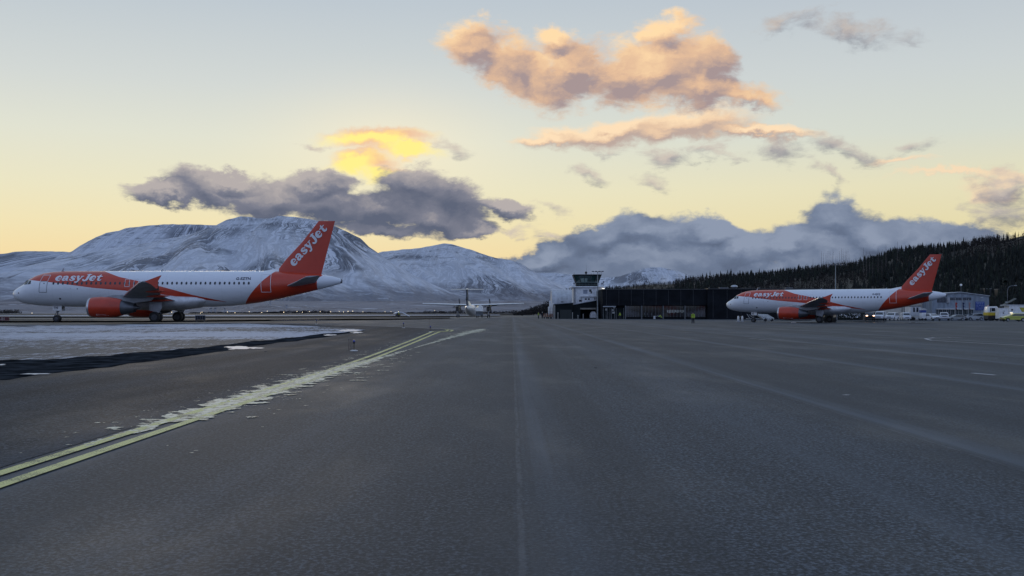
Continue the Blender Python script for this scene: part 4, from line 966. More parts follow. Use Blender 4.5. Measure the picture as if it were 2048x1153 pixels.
# ------------------------------------------------------------------ people
def person(px, py, d, label, vest=True, facing=0, pose='stand', hood=None, trousers=NAVY, group='ground crew in working clothes'):
    base = Vector(((px-CX)*d/F, d, 0)); base.z = on_ground(base.x, d)-.02
    e = empty('person', base, facing, label, 'person', group)
    B = [('pelvis', (0, 0, .95), .15), ('waist', (0, 0, 1.10), .13), ('chest', (0, 0, 1.34), .16), ('neck', (0, 0, 1.50), .06), ('head', (0, .01, 1.63), .085), ('crown', (0, 0, 1.72), .075)]
    lean = 0
    if pose == 'crouch': B = [('pelvis', (0, -.1, .45), .15), ('waist', (0, .02, .62), .13), ('chest', (0, .16, .84), .16), ('neck', (0, .22, 1.0), .06), ('head', (0, .26, 1.12), .085), ('crown', (0, .26, 1.21), .075)]
    P_ = {n: Vector(c) for n, c, r in B}; V = []; E = []; Rd = []; ix = {}
    def add(n, c, r, par=None): ix[n] = len(V); V.append(tuple(c)); Rd.append(r); (par is not None) and E.append((ix[par], ix[n]))
    prev = None
    for n, c, r in B: add(n, c, r, prev); prev = n
    st = {'walk': .28, 'stand': .04, 'crouch': .1, 'reach': .08}[pose]
    for s_, nm in ((-1, 'l'), (1, 'r')):
        hp = P_['pelvis']
        if pose == 'crouch': pts = [(hp+Vector((s_*.10, 0, -.04)), .10), (Vector((s_*.16, .32, .48)), .075), (Vector((s_*.15, .0, .10)), .05), (Vector((s_*.16, .05, .05)), .045), (Vector((s_*.17, .20, .04)), .04)]
        else: pts = [(hp+Vector((s_*.09, 0, -.06)), .10), (Vector((s_*.10, .02+s_*st*.45, .50)), .07), (Vector((s_*.10, s_*st-.02, .10)), .05), (Vector((s_*.10, s_*st+.02, .05)), .045), (Vector((s_*.12, s_*st+.17, .04)), .04)]
        pr = 'pelvis'
        for k, (c, r) in enumerate(pts): add(f'{nm}leg{k}', c, r, pr); pr = f'{nm}leg{k}'
        sh = P_['chest']+Vector((s_*.19, 0, .07))
        if pose in ('crouch', 'reach'): arm = [(sh, .06), (sh+Vector((s_*.05, .20, -.16)), .045), (sh+Vector((s_*.0, .44, -.22)), .035), (sh+Vector((0, .50, -.24)), .03)]
        else: arm = [(sh, .06), (sh+Vector((s_*.07, -s_*st*.3, -.28)), .045), (sh+Vector((s_*.08, .06-s_*st*.5, -.52)), .035), (sh+Vector((s_*.08, .09-s_*st*.5, -.58)), .03)]
        pr = 'chest'
        for k, (c, r) in enumerate(arm): add(f'{nm}arm{k}', c, r, pr); pr = f'{nm}arm{k}'
        hand = arm[-1][0]; dirn = (arm[-1][0]-arm[-2][0]).normalized(); side = Vector((0, 1, 0)) if abs(dirn.z) > .5 else Vector((1, 0, 0))
        for q in range(5):
            o_ = side*(.015*(q-1.5)) if q < 4 else side*.035-dirn*.03
            L = (.055, .07, .075, .065, .045)[q]
            add(f'{nm}f{q}a', hand+o_+dirn*.03, .009, pr); add(f'{nm}f{q}b', hand+o_*1.1+dirn*(.03+L*.6)+Vector((-s_*.012, 0, 0)), .008, f'{nm}f{q}a'); add(f'{nm}f{q}c', hand+o_*1.1+dirn*(.03+L)+Vector((-s_*.035, 0, 0)), .007, f'{nm}f{q}b')
    me = bpy.data.meshes.new('body'); me.from_pydata(V, E, []); me.materials.append(SKIN)
    o = bpy.data.objects.new('body', me); COL.objects.link(o); o.parent = e
    sk = o.modifiers.new('skin', 'SKIN'); sk.use_smooth_shade = True
    for i, r in enumerate(Rd): me.skin_vertices[0].data[i].radius = (r, r)
    me.skin_vertices[0].data[0].use_root = True
    sb = o.modifiers.new('sub', 'SUBSURF'); sb.levels = sb.render_levels = 1
    # clothes: shells a little wider than the body
    def cloth(nm, names, grow, m):
        g = MB()
        for a, b in names:
            A, Bv = Vector(V[ix[a]]), Vector(V[ix[b]]); g.tube(A, Bv, Rd[ix[a]]+grow, Rd[ix[b]]+grow, 12); g.sphere(A, Rd[ix[a]]+grow+.004, 12, 8)
        return g.build(nm, m, e, smooth=True)
    cloth('trousers', [('pelvis', 'lleg0'), ('lleg0', 'lleg1'), ('lleg1', 'lleg2'), ('pelvis', 'rleg0'), ('rleg0', 'rleg1'), ('rleg1', 'rleg2')], .022, trousers)
    jk = cloth('jacket', [('pelvis', 'waist'), ('waist', 'chest'), ('chest', 'larm0'), ('larm0', 'larm1'), ('larm1', 'larm2'), ('chest', 'rarm0'), ('rarm0', 'rarm1'), ('rarm1', 'rarm2')], .03, VEST if vest else NAVY)
    cloth('boot', [('lleg2', 'lleg3'), ('lleg3', 'lleg4')], .022, BLACK); cloth('boot', [('rleg2', 'rleg3'), ('rleg3', 'rleg4')], .022, BLACK)
    h = P_['head']
    g = MB(); g.sphere(h+Vector((0, -.012, .045)), .108, 14, 8, (1, 1.05, .9)); g.build('hair', hood or HAIR, e, smooth=True)
    g = MB(); g.sphere(h+Vector((0, .098, .0)), .018, 8, 6); g.build('nose', SKIN, e, smooth=True)
    for s_ in (-1, 1): g = MB(); g.sphere(h+Vector((s_*.035, .085, .03)), .013, 8, 6); g.build('eye', DARK, e, smooth=True)
    for s_ in (-1, 1): g = MB(); g.sphere(h+Vector((s_*.092, 0, .01)), .022, 8, 6, (.4, 1, 1.4)); g.build('ear', SKIN, e, smooth=True)
    return e
person(1386, 646, 178, 'person in hi-vis jacket walking on the apron in front of the black terminal', pose='walk', facing=R(160))
person(1240, 639, 276, 'person in hi-vis jacket beside the terminal entrance doors', pose='walk', facing=R(60))
person(1322, 640, 268, 'person in bright hi-vis jacket bending over beside the small white cart', pose='crouch', facing=R(90))
person(1077, 638, 300, 'person in dark clothes with pale sleeves left of the orange baggage carts', pose='stand', facing=R(-80))
person(1084.5, 638, 299, 'person with white cap standing behind the orange baggage carts', vest=False, pose='stand', facing=R(180), hood=WHITE)
# ------------------------------------------------------------------ buildings
BCLAD = mat('black_cladding', (.010, .012, .016), .85, spec=.15, var=.25, vscale=.35)
BCLAD2 = mat('dark_green_cladding', (.008, .013, .015), .8, spec=.2, var=.25, vscale=.5)
TGLASS = glassy('terminal_glass', (.012, .015, .02))
def corrug(name, col, period=.3, rough=.5):
    if name in _mats: return _mats[name]
    m = bpy.data.materials.new(name); m.use_nodes = True; t = NT(m.node_tree)
    b = t.n('ShaderNodeBsdfPrincipled'); o = t.n('ShaderNodeOutputMaterial'); t.l(b.outputs[0], o.inputs[0])
    tc = t.n('ShaderNodeTexCoord'); sp = t.n('ShaderNodeSeparateXYZ'); t.l(tc.outputs['Object'], sp.inputs[0])
    u = t.m('ADD', sp.outputs[0], sp.outputs[1]); w = t.m('SINE', t.m('MULTIPLY', u, 6.283/period))
    n = t.noise(t.mp(tc.outputs['Object'], scale=(1, 1, .15)), 1.2, 5, .65)
    c = t.mix(t.sstep(n, .35, .75), col, tuple(x*.62 for x in col)); t.l(c, b.inputs['Base Color'])
    b.inputs['Roughness'].default_value = rough; bn = t.n('ShaderNodeBump'); bn.inputs['Distance'].default_value = .04
    t.l(w, bn.inputs['Height']); t.l(bn.outputs[0], b.inputs['Normal']); _mats[name] = m; return m
SIDING = corrug('blue_grey_siding', (.26, .31, .38, 1), .35)
WSIDING = corrug('white_siding', (.52, .55, .60, 1), .45)
def X(px, d): return (px-CX)*d/F
def Z(py, d): return (HY-py)*d/F+CH
# black terminal
D0 = 284
tm = empty('terminal', (X(1205, D0), D0, 0), 0, 'long black terminal hall with a glazed waiting room on the ground floor', 'terminal')
L0 = X(1414, D0)-X(1205, D0); L1 = X(1665, D0)-X(1205, D0); H0 = Z(580, D0)
g = MB(); g.box(0, L0, 0, 30, 3.55, H0); g.box(0, L0, 1.2, 30, -.3, 3.55); g.box(L0+.02, L1, -.8, 34, -.3, H0+.10); g.build('wall', BCLAD, tm, bevel=.04)
g = MB(); g.box(-.1, L0-.1, -.12, 30.3, H0, H0+.22); g.box(L0+.1, L1+.1, -1.0, 34.2, H0+.10, H0+.34); rf = g.build('roof', DARK, tm)
for k in range(int(L0/3.2)):           # facade joints
    g = MB(); g.box(3.2*k+1.0, 3.2*k+1.06, -.05, 0.0, 3.6, H0-.05); g.build('facade_rib', mat('rib', (.05, .055, .065), .5), tm)
for k in range(int((L1-L0)/3.6)):
    g = MB(); g.box(L0+3.6*k+1.4, L0+3.6*k+1.46, -.85, -.8, .3, H0-.05); g.build('facade_rib', mat('rib', (.05, .055, .065), .5), tm)
g = MB(); g.box(0.1, 3.4, -.9, -.05, 3.15, 3.42); g.build('entrance_canopy', GREY, tm)
for k, (a, b) in enumerate(((1206, 1214), (1215, 1221.5), (1222.5, 1231), (1232, 1249))):
    g = MB(); xa, xb = X(a, D0)-X(1205, D0), X(b, D0)-X(1205, D0); g.box(xa, xb, .9, 1.18, .05, 3.0)
    dd = g.build('door' if k in (1, 2) else 'entrance_panel', BCLAD2, tm)
    g = MB(); g.box(xa+.1, xa+.16, .82, .9, .1, 2.9); g.box(xb-.16, xb-.1, .82, .9, .1, 2.9); g.build('door_frame', GREY, dd)
for (a, b, c, dd_) in ((1211, 1214.6, 617.5, 621.5), (1226.5, 1231, 612.6, 617), (1224.5, 1228, 618.5, 622.5), (1225, 1230, 624, 627.5)):
    g = MB(); g.box(X(a, D0)-X(1205, D0), X(b, D0)-X(1205, D0), .74, .80, Z(dd_, D0), Z(c, D0)); g.build('notice', mat('notice_white', (.42, .43, .42), .6), tm)
edges = [1250, 1282.5, 1325.5, 1369, 1412]
for k in range(4):
    xa, xb = X(edges[k], D0)-X(1205, D0), X(edges[k+1], D0)-X(1205, D0)
    g = MB(); g.box(xa+.35, xb-.05, 1.0, 1.15, .55, 3.45); w = g.build('window', TGLASS, tm)
    g = MB(); n = 6
    for q in range(n+1):
        xq = xa+.35+(xb-.4-xa)*q/n; g.box(xq-.03, xq+.03, .93, .995, .55, 3.45)
    g.build('window_frame', DSTEEL, w)
    g = MB(); g.box(xa, xa+.26, -.05, .25, -.1, 3.5); g.build('column', mat('column_grey', (.12, .13, .14), .6), tm)
# pale hanging panels and grey seat backs set just in front of the glazing
x0_ = X(1335, D0)-X(1205, D0)
for q in range(11):
    w_ = .22+.1*rnd.random(); g = MB(); g.box(x0_+.42*q, x0_+.42*q+w_, .90, .92, Z(624.5+rnd.random()*2.2, D0), Z(620.3, D0))
    g.build('hanging_panel', mat('pale_panels', (.40, .41, .37), .7), tm)
for px in (1256, 1264, 1276, 1289, 1295, 1303, 1376, 1385): g = MB(); g.box(X(px, D0)-X(1205, D0), X(px+1.6, D0)-X(1205, D0), .90, .92, Z(631, D0), Z(626, D0)); g.build('seat_back', mat('seat_grey', (.09, .095, .10), .6), tm)
g = MB(); g.box(X(1442, D0)-X(1205, D0), X(1460, D0)-X(1205, D0), 2, 3.2, H0+.1, H0+.62); g.build('air_duct', mat('duct_grey', (.17, .18, .20), .5), rf)
g = MB(); g.box(X(1575, D0)-X(1205, D0), X(1590, D0)-X(1205, D0), 2, 3.2, H0+.3, H0+.6); g.build('air_duct', mat('duct_grey', (.17, .18, .20), .5), rf); g = MB(); g.box(X(1520, D0)-X(1205, D0), X(1524, D0)-X(1205, D0), 2, 3.2, H0+.3, H0+.62); g.build('air_duct', mat('duct_grey', (.17, .18, .20), .5), rf)
g = MB(); c_ = Vector((X(1472.5, D0)-X(1205, D0), 2.5, H0+.85)); g.sphere(c_, .62, 16, 10, (1.5, 1, .75)); g.tube(c_+Vector((0, 0, -.9)), c_, .12); g.build('vent_hood', STEEL, rf, smooth=True)
# control tower
DT = 300
tw = empty('control_tower', (X(1176, DT), DT+4, 0), 0, 'white control tower with a dark green glazed cab on top', 'control tower')
hx = (X(1205, DT)-X(1147, DT))/2; zt = Z(573.5, DT)
g = MB(); g.box(-hx, hx, -4, 4, -.2, zt-.25); g.build('wall', mat('tower_render', (.64, .66, .69), .8, var=.10, dirt=.35), tw)
g = MB(); g.box(-hx-.65, hx+.5, -4.6, 4.6, zt-.23, zt+.05); g.build('balcony', WHITE, tw, bevel=.04)
g = MB(); xc = X(1175.5, DT)-X(1176, DT); hw = (X(1199, DT)-X(1153, DT))/2
def oct_(hw_, z, dy=3.0, ch=1.15): return [(xc-hw_+ch, -dy, z), (xc+hw_-ch, -dy, z), (xc+hw_, -dy+ch, z), (xc+hw_, dy-ch, z), (xc+hw_-ch, dy, z), (xc-hw_+ch, dy, z), (xc-hw_, dy-ch, z), (xc-hw_, -dy+ch, z)]
zb = Z(566, DT); zr = Z(551.5, DT)
g.loft([oct_(hw-.1, zt+.05), oct_(hw-.1, zb)]); g.build('cab_base', BCLAD2, tw)
g = MB()
for k in range(16):
    x = xc-hw+.1+(2*hw-.2)*k/15; g.box(x-.02, x+.02, -3.75, -3.70, zt+.05, zb+.1)
g.box(xc-hw-.1, xc+hw+.1, -3.78, -3.68, zb+.05, zb+.14); g.box(xc-hw-.1, xc+hw+.1, -3.78, -3.68, zt+.5, zt+.55); g.build('railing', mat('rail_green', (.10, .15, .15), .5), tw)
GG = glassy('green_cab_glass', (.016, .045, .042), .08)
g = MB(); g.loft([oct_(hw-.15, zb+.02, 3.0), oct_((X(1203.5, DT)-X(1149.5, DT))/2, zr, 3.9)], True, True); cab = g.build('cab_glazing', GG, tw)
g = MB(); lo, hi = oct_(hw-.12, zb, 3.03), oct_((X(1203.5, DT)-X(1149.5, DT))/2+.03, zr, 3.93)
for a, b in zip(lo, hi): g.tube(a, b, .09, n=6)
for q in (.33, .66): g.tube(Vector(lo[0]).lerp(Vector(lo[1]), q), Vector(hi[0]).lerp(Vector(hi[1]), q), .06, n=6)
g.build('mullions', DARK, cab)
# pale see-through light of the near-left panes, painted as quads over the glass
g = MB(); A, B_, C_, D_ = Vector(lo[0]), Vector(lo[1]), Vector(hi[0]), Vector(hi[1])
for u0, u1 in ((.06, .28), (.32, .48)):
    g.quad(*[(A.lerp(B_, u)).lerp(C_.lerp(D_, u), v)+Vector((0, -.06, 0)) for u, v in ((u0, .12), (u1, .12), (u1, .62), (u0, .62))])
g.build('pane_view', mat('pale_green_view', (.20, .27, .25), .5), cab)
g = MB(); g.loft([oct_((X(1204, DT)-X(1149, DT))/2+.1, zr+.02, 4.0), oct_((X(1204, DT)-X(1149, DT))/2+.15, Z(549.2, DT), 4.05)]); rf2 = g.build('roof', BCLAD2, tw)
zr2 = Z(549.2, DT)
g = MB(); g.tube((xc-.1, 0, zr2), (xc-.1, 0, Z(529, DT)), .035, .015); g.build('antenna', DSTEEL, rf2)
g = MB(); g.sphere((xc-.2, 0, zr2+.62), .36, 10, 8); g.tube((xc-.2, 0, zr2), (xc-.2, 0, zr2+.5), .12); g.build('radar_dome', DARK, rf2, smooth=True)
for px, py in ((1148.6, 545), (1183, 546.5), (1188, 546.5), (1203, 543), (1199, 546)):
    g = MB(); x = X(px, DT)-X(1176, DT); g.tube((x, -3.2, zr2), (x, -3.2, Z(py, DT)), .04); g.build('antenna', DSTEEL, rf2)
for px, top in ((1148, 566), (1204, 566), (1207, 563)):
    g = MB(); x = X(px, DT)-X(1176, DT); g.tube((x, -4.3, zt), (x, -4.3, Z(top, DT)), .05); g.box(x-.2, x+.2, -4.45, -4.2, Z(top+3, DT), Z(top, DT)); g.build('siren', DSTEEL, tw)
def win(par, d, x0p, x1p, y0p, y1p, ox, yf, m=PANE, fr=True, nm='window'):
    g = MB(); g.box(X(x0p, d)-ox, X(x1p, d)-ox, yf-.03, yf-.004, Z(y1p, d), Z(y0p, d)); w = g.build(nm, m, par)
    return w
ox = X(1176, DT)
win(tw, DT, 1166.5, 1175, 580, 588, ox, -4, mat('louvre_grey', (.22, .25, .32), .5), nm='louvre')
win(tw, DT, 1178.5, 1183, 579.5, 584, ox, -4.02, DARK, nm='sign_panel'); win(tw, DT, 1181, 1184, 583, 587, ox, -4.05, DARK, nm='sign_panel')
win(tw, DT, 1177, 1183, 592.2, 592.9, ox, -4, DARK, nm='vent')
win(tw, DT, 1158, 1163.5, 600, 604, ox, -4, PANE)
g = MB(); g.box(X(1164, DT)-ox, X(1192, DT)-ox, -5.4, -4.01, 2.5, Z(594, DT)); an = g.build('annex', mat('tower_render', (.5, .53, .58), .8), tw)
g = MB(); g.box(X(1161, DT)-ox, X(1193, DT)-ox, -5.8, -4.01, Z(594, DT)+.01, Z(593.2, DT)+.05); g.build('annex_roof', WHITE, an)
for px in (1171, 1177):
    g = MB(); g.lathe((X(px, DT)-ox, -5.42, Z(598.8, DT)), (0, -1, 0), [(0, .27), (.04, .25), (.05, .01)], 16, True, True); g.build('round_window', PANE, an)
win(an, DT, 1188, 1190, 596, 600, ox, -5.42, PANE)
g = MB(); g.box(X(1193, DT)-ox, X(1205, DT)-ox+.05, -4.6, -4.03, 3.4, Z(583, DT)); g.build('side_face', mat('side_face_beige', (.30, .30, .28), .8, dirt=.4), tw)  # slab for the tower's side face, its lit cream tone put into the colour
for px in (1147.6, 1150): g = MB(); g.tube((X(px, DT)-ox, -4.15, 3), (X(px, DT)-ox, -4.15, zt-.3), .07); g.build('drain_pipe', DSTEEL, tw)
g = MB(); g.box(hx-.1, hx+.5, -4.7, -4.3, zt-1.0, zt-.5); g.build('floodlight', mat('lit_flood', (.9, .9, .85), .4, emit=(1, .95, .85), estr=1.5), tw)
# white round-roofed hangar left of the tower
DH = 312; hg = empty('hangar', (X(1104, DH), DH, 0), 0, 'pale white hangar with curved metal roof left of the control tower', 'hangar')
Lh = X(1148, DH)-X(1104, DH)+.5; zh = Z(580, DH)
g = MB(); g.loft([[(x, y, z) for y, z in [(0, -.2), (0, 3.4)]+[(7-7*math.cos(a), 3.4+(zh-3.4)*math.sin(a)**.7) for a in [math.pi*k/16 for k in range(1, 16)]]+[(14, 3.4), (14, -.2)]] for x in (0, Lh)], True, True)
g.build('shell', WSIDING, hg, smooth=True)
g = MB(); g.tube((-.1, 5.5, zh+.0), (Lh+.1, 5.5, zh+.0), .16); g.build('roof_ridge', WHITE, hg)
g = MB(); g.box(1.2, Lh-.4, -.35, -.02, 3.0, 3.5); g.build('eaves', WHITE, hg)
win(hg, DH, 1122, 1127, 603.6, 605.2, X(1104, DH), -.36, DARK, nm='vent')
# white upright tanks at the corner
for k, (a, b, t_) in enumerate(((1096.2, 1098.2, 613), (1098.6, 1102.2, 601.6), (1102.8, 1105.6, 605), (1105.9, 1108, 606))):
    d = 300; g = MB(); x = (X(a, d)+X(b, d))/2; r_ = (X(b, d)-X(a, d))/2; zz = Z(t_, d)
    e = empty('upright_tank', (x, d, 0), 0, ('slim short white upright tank', 'tallest white upright tank with a square head', 'white upright tank between its two neighbours', 'white upright tank nearest the dark garage')[k]+' left of the white hangar', 'tank', 'white upright tanks')
    g.lathe((0, 0, 1.0), (0, 0, 1), [(0, r_*.6), (.2, r_), (zz-1.3, r_), (zz-1.05, r_*.5)], 14, True, True); g.build('vessel', WHITE, e, smooth=True)
    
    for sx in (-1, 1):
        for sy in (-1, 1): g = MB(); g.tube((sx*r_*.7, sy*r_*.7, -.2), (sx*r_*.7, sy*r_*.7, 1.2), .05); g.build('leg', STEEL, e)
    if k == 1: g = MB(); g.box(-r_*1.1, r_*1.1, -r_, r_, zz-.95, zz); g.build('head', WHITE, e, bevel=.03)
# dark garage in front of hangar and tower
DG = 291; ga = empty('garage', (X(1108, DG), DG, 0), 0, 'low dark green garage with sloping roofs below the control tower', 'garage')
ox = X(1108, DG)
def PX(px, py): return (X(px, DG)-ox, Z(py, DG))
g = MB(); g.prism([(0, -.3), PX(1146.5, 638)[:1]+(-.3,), PX(1146.5, 606.4), PX(1108, 609.3)], 0, 7); g.prism([(PX(1147, 0)[0], -.3), (PX(1161, 0)[0], -.3), PX(1161, 607.6), PX(1147, 610.2)], 0.01, 7.0)
g.prism([PX(1161.05, 617.9), PX(1193, 617.9), PX(1193, 601.8), PX(1161.05, 607.6)], 0.01, 7); g.box(PX(1161.05, 0)[0], PX(1193, 0)[0], 4.0, 7, -.3, PX(0, 617.9)[1]-.01); g.build('wall', BCLAD2, ga)
g = MB(); g.prism([PX(1107.5, 609.2), PX(1146.8, 606.3), PX(1146.8, 605.4), PX(1107.5, 608.3)], -.25, 7.3); g.prism([PX(1146.9, 610.1), PX(1193.5, 601.6), PX(1193.5, 600.9), PX(1146.9, 609.4)], -.25, 7.3); g.build('roof', mat('roof_pale_edge', (.22, .25, .30), .5), ga)
g = MB(); g.box(PX(1160.5, 0)[0], PX(1192, 0)[0], -.2, -.02, Z(619.3, DG), Z(616.2, DG)); g.build('door_lintel', mat('lintel_beige', (.24, .23, .20), .7), ga)
g = MB(); g.box(PX(1120, 0)[0], PX(1143, 0)[0], -.06, -.01, .05, Z(620, DG)); g.build('roller_door', mat('roller_dark', (.014, .02, .02), .5), ga)
for px, tp in ((1116, 627), (1145, 627), (1166.5, 629.5), (1107.8, 611), (1109.6, 613), (1156, 632)):
    d = 287; e = empty('bollard', (X(px, d), d, on_ground(X(px, d), d)-.05), 0, 'thin pale post standing in front of the dark garage', 'post', 'pale posts in front of the dark garage')
    h = Z(tp, d); g = MB(); g.tube((0, 0, -.1), (0, 0, h), .10, .10, 10); g.build('post', mat('post_grey', (.30, .30, .29), .6), e, smooth=True)
    g = MB(); g.sphere((0, 0, h), .11, 10, 6, (1, 1, .6)); g.build('cap', WHITE, e, smooth=True)
# rounded silver trailer parked in the open bay
d = 288; e = empty('covered_trailer', (X(1187, d), d, 0), 0, 'silver grey trailer with rounded cover in the open garage bay', 'trailer')
g = MB(); w_ = (X(1193, d)-X(1180, d))/2; g.loft([[(w_*math.cos(a)*1.0, y, .35+(Z(623.5, d)-.35)*max(0, math.sin(a))**.6) for a in [math.pi*k/14 for k in range(15)]] for y in (0, 2.6)], True, True); g.build('cover', mat('silver_cover', (.42, .43, .45), .35, .3), e, smooth=True)
for sx in (-1, 1): g = MB(); g.lathe((sx*w_*.8, 1.3, .3), (1, 0, 0), [(-.08, .1), (-.08, .28), (.08, .28), (.08, .1)], 14, True, True); g.build('wheel', BLACK, e)
# ------------------------------------------------------------------ masts and lamps
def mast(px, top, bot, d, halfw, label, nlamps=4, m=mat('galvanised', (.26, .29, .31), .5, .3)):
    e = empty('light_mast', (X(px, d), d, on_ground(X(px, d), d)-.1), 0, label, 'light mast', 'tall apron light masts')
    h = Z(top, d); hw_ = halfw*d/F
    g = MB(); g.tube((0, 0, -.2), (0, 0, h), .20, .09, 12); g.build('pole', m, e, smooth=True)
    g = MB(); g.box(-hw_, hw_, -.06, .06, h-.12, h); g.build('crossbar', DSTEEL, e)
    for k in range(nlamps):
        x = -hw_+2*hw_*k/(nlamps-1); g = MB(); g.box(x-.28, x+.28, -.5, -.1, h-.06, h+.16, Matrix.Translation((0, 0, 0))); g.tube((x, 0, h-.05), (x, -.3, h+.05), .04); g.build('lamp_head', DSTEEL, e)
    return e
mast(1195.3, 544, 638, 287, 10, 'tall grey mast with dark lamp bar in front of the control tower', 4)
mast(1671, 530, 600, 296, 15, 'tall pale mast with wide lamp bar behind the right-hand airliner', 6)
def street_lamp(px, top, d, arm, label):
    e = empty('street_lamp', (X(px, d), d, -.1), 0, label, 'street lamp'); h = Z(top, d)
    pts = [(0, 0, -.2), (0, 0, h-1.1), (arm*.12, 0, h-.45), (arm*.4, 0, h-.1), (arm, 0, h)]
    g = MB(); g.path(pts, .075); g.build('pole', DSTEEL, e, smooth=True)
    g = MB(); g.box(arm-.1, arm+.5, -.12, .12, h-.05, h+.10); g.build('lamp_head', STEEL, e, bevel=.03)
street_lamp(2015, 571, 262, 1.7, 'curved street lamp behind the white trailer at the right edge')
e = empty('globe_lamp', (X(1922, 262), 262, 0), 0, 'white globe lamp on a post rising behind the blue-grey building', 'street lamp')
g = MB(); g.tube((0, 0, -.2), (0, 0, Z(573, 262)), .06); g.build('post', DSTEEL, e); g = MB(); g.sphere((0, 0, Z(570.5, 262)), .28, 14, 10); g.build('globe', mat('opal_globe', (.8, .8, .78), .4), e, smooth=True)
e = empty('area_lamp', (X(2012.5, 240), 240, 0), 0, 'small grey area lamp above the white box cart', 'street lamp')
g = MB(); g.tube((0, 0, -.2), (0, 0, Z(607, 240)), .05); g.build('post', DSTEEL, e); g = MB(); g.sphere((0, 0, Z(605, 240)), .26, 12, 8, (1, 1, .5)); g.build('head', GREY, e, smooth=True)
for px, py, w_ in ((1976, 578, 7), (1999, 578.8, 3.5)):     # far roofs glimpsed in the forest
    d = 420; e = empty('hut', (X(px, d), d, 0), 0, 'small pale flat roof glimpsed in the dark wood, %s one' % ('wider left' if w_ > 5 else 'narrower right'), 'hut')
    zz = Z(py, d); hw_ = w_*d/F; g = MB(); g.box(-hw_*.9, hw_*.9, 0, 3, zz-4, zz-.12); g.build('wall', DARK, e); g = MB(); g.box(-hw_, hw_, -.3, 3.3, zz-.12, zz+.12); g.build('roof', mat('pale_roof', (.16, .17, .17), .6), e)
# ------------------------------------------------------------------ buildings on the right
DB = 258
cb = empty('storage_building', (X(1740, DB), DB, 0), 0, 'cream rendered building seen under the tail of the right-hand airliner', 'building'); ox = X(1740, DB)
g = MB(); g.box(0, X(1863.6, DB)-ox, 0, 14, -.3, Z(594, DB)); g.build('wall', CREAM, cb)
g = MB(); g.box(-.2, X(1863.6, DB)-ox-.05, -.25, 14.2, Z(594, DB), Z(592.5, DB)); g.build('roof', GREY, cb)
for a, b, c, e_ in ((1854, 1862.6, 603, 606.4), (1840, 1848, 600, 606), (1856, 1863, 621.5, 629)): win(cb, DB, a, b, c, e_, ox, 0, mat('dull_window', (.05, .06, .065), .3))
for px in (1804, 1808.6, 1851.5): g = MB(); g.tube((X(px, DB)-ox, -.1, 0), (X(px, DB)-ox, -.1, Z(595, DB)), .08); g.build('down_pipe', mat('pipe_grey', (.10, .11, .12), .5), cb)
DR = 252
bb = empty('office_building', (X(1864, DR), DR, 0), 0, 'blue-grey metal clad building with low gable and blue sign', 'office building'); ox = X(1864, DR)
def PR(px, py): return (X(px, DR)-ox, Z(py, DR))
g = MB(); g.prism([(0, -.3), (PR(1978, 0)[0], -.3), PR(1978, 593.2), PR(1920.5, 585.8), PR(1864, 590.5)], 0, 16); g.build('wall', SIDING, bb)
g = MB()
for a, b in (((1863, 590.4), (1920.5, 585.5)), ((1920.6, 585.5), (1979, 593.0))):
    (xa, za), (xb, zb_) = PR(*a), PR(*b); g.prism([(xa, za), (xb, zb_), (xb, zb_+.16), (xa, za+.16)], -.3, 16.3)
g.build('roof', mat('roof_trim', (.36, .39, .43), .5), bb)
WD = mat('navy_window', (.02, .028, .045), .12, spec=.7)
for a, b in ((1900, 1907.6), (1908.2, 1916), (1916.6, 1923.5), (1925.5, 1933), (1933.6, 1942.5)): win(bb, DR, a, b, 595.5, 601, ox, 0, WD)
for a, b in ((1874, 1879.5), (1880, 1886), (1886.5, 1891.5)): win(bb, DR, a, b, 595.5, 605.5, ox, 0, WD)
g = MB(); g.box(X(1872, DR)-ox, X(1947, DR)-ox, -.5, -.01, Z(619.2, DR), Z(618.0, DR)); g.build('canopy', WHITE, bb)
for k in range(9):
    a = 1872.5+k*8.2; w = win(bb, DR, a, a+7.7, 619.8, 637.5, ox, 0, mat('teal_glazing', (.028, .042, .050), .15, spec=.7)); g = MB(); g.box(X(a+3.8, DR)-ox, X(a+4.3, DR)-ox, -.06, -.035, Z(637.5, DR), Z(619.8, DR)); g.build('mullion', LGREY, w)
g = MB(); g.box(X(1893, DR)-ox, X(1898, DR)-ox, -.5, -.05, Z(606, DR), Z(595, DR)); g.build('balcony_side', GREY, bb)
g = MB(); g.box(X(1961, DR)-ox, X(1966, DR)-ox, -.05, -.01, Z(595.8, DR), Z(594.6, DR)); g.build('wall_lamp', WHITE, bb)
g = MB(); g.box(X(1950.8, DR)-ox, X(1968.6, DR)-ox, -.12, -.01, Z(620.8, DR), Z(603.8, DR)); sg = g.build('sign_board', mat('sign_blue', (.014, .045, .26), .5), bb)
SIGNT = mat('sign_letter', (.25, .32, .48), .5)
# the wording is too small to read in the photo: a heading and four lines of letter-like marks
g = MB()
for r_, (z0, z1, n) in enumerate(((609.2, 604.9, 7), (612.4, 610.6, 9), (615, 613.4, 10), (617.6, 616, 9), (619.8, 618.6, 11))):
    for k in range(n):
        xa = 1952+15.6*k/n; w_ = 15.6/n*.72
        if r_: 
            if rnd.random() < .2: continue
        g.box(X(xa, DR)-ox, X(xa+w_*.3, DR)-ox, -.14, -.125, Z(z0, DR), Z(z1, DR)); g.box(X(xa+w_*.3, DR)-ox, X(xa+w_, DR)-ox, -.14, -.125, Z(z1+.25*(z0-z1), DR), Z(z1, DR))
        if k % 2: g.box(X(xa+w_*.7, DR)-ox, X(xa+w_, DR)-ox, -.141, -.126, Z(z0, DR), Z(z1+.26*(z0-z1), DR))
g.build('sign_marks', SIGNT, sg)
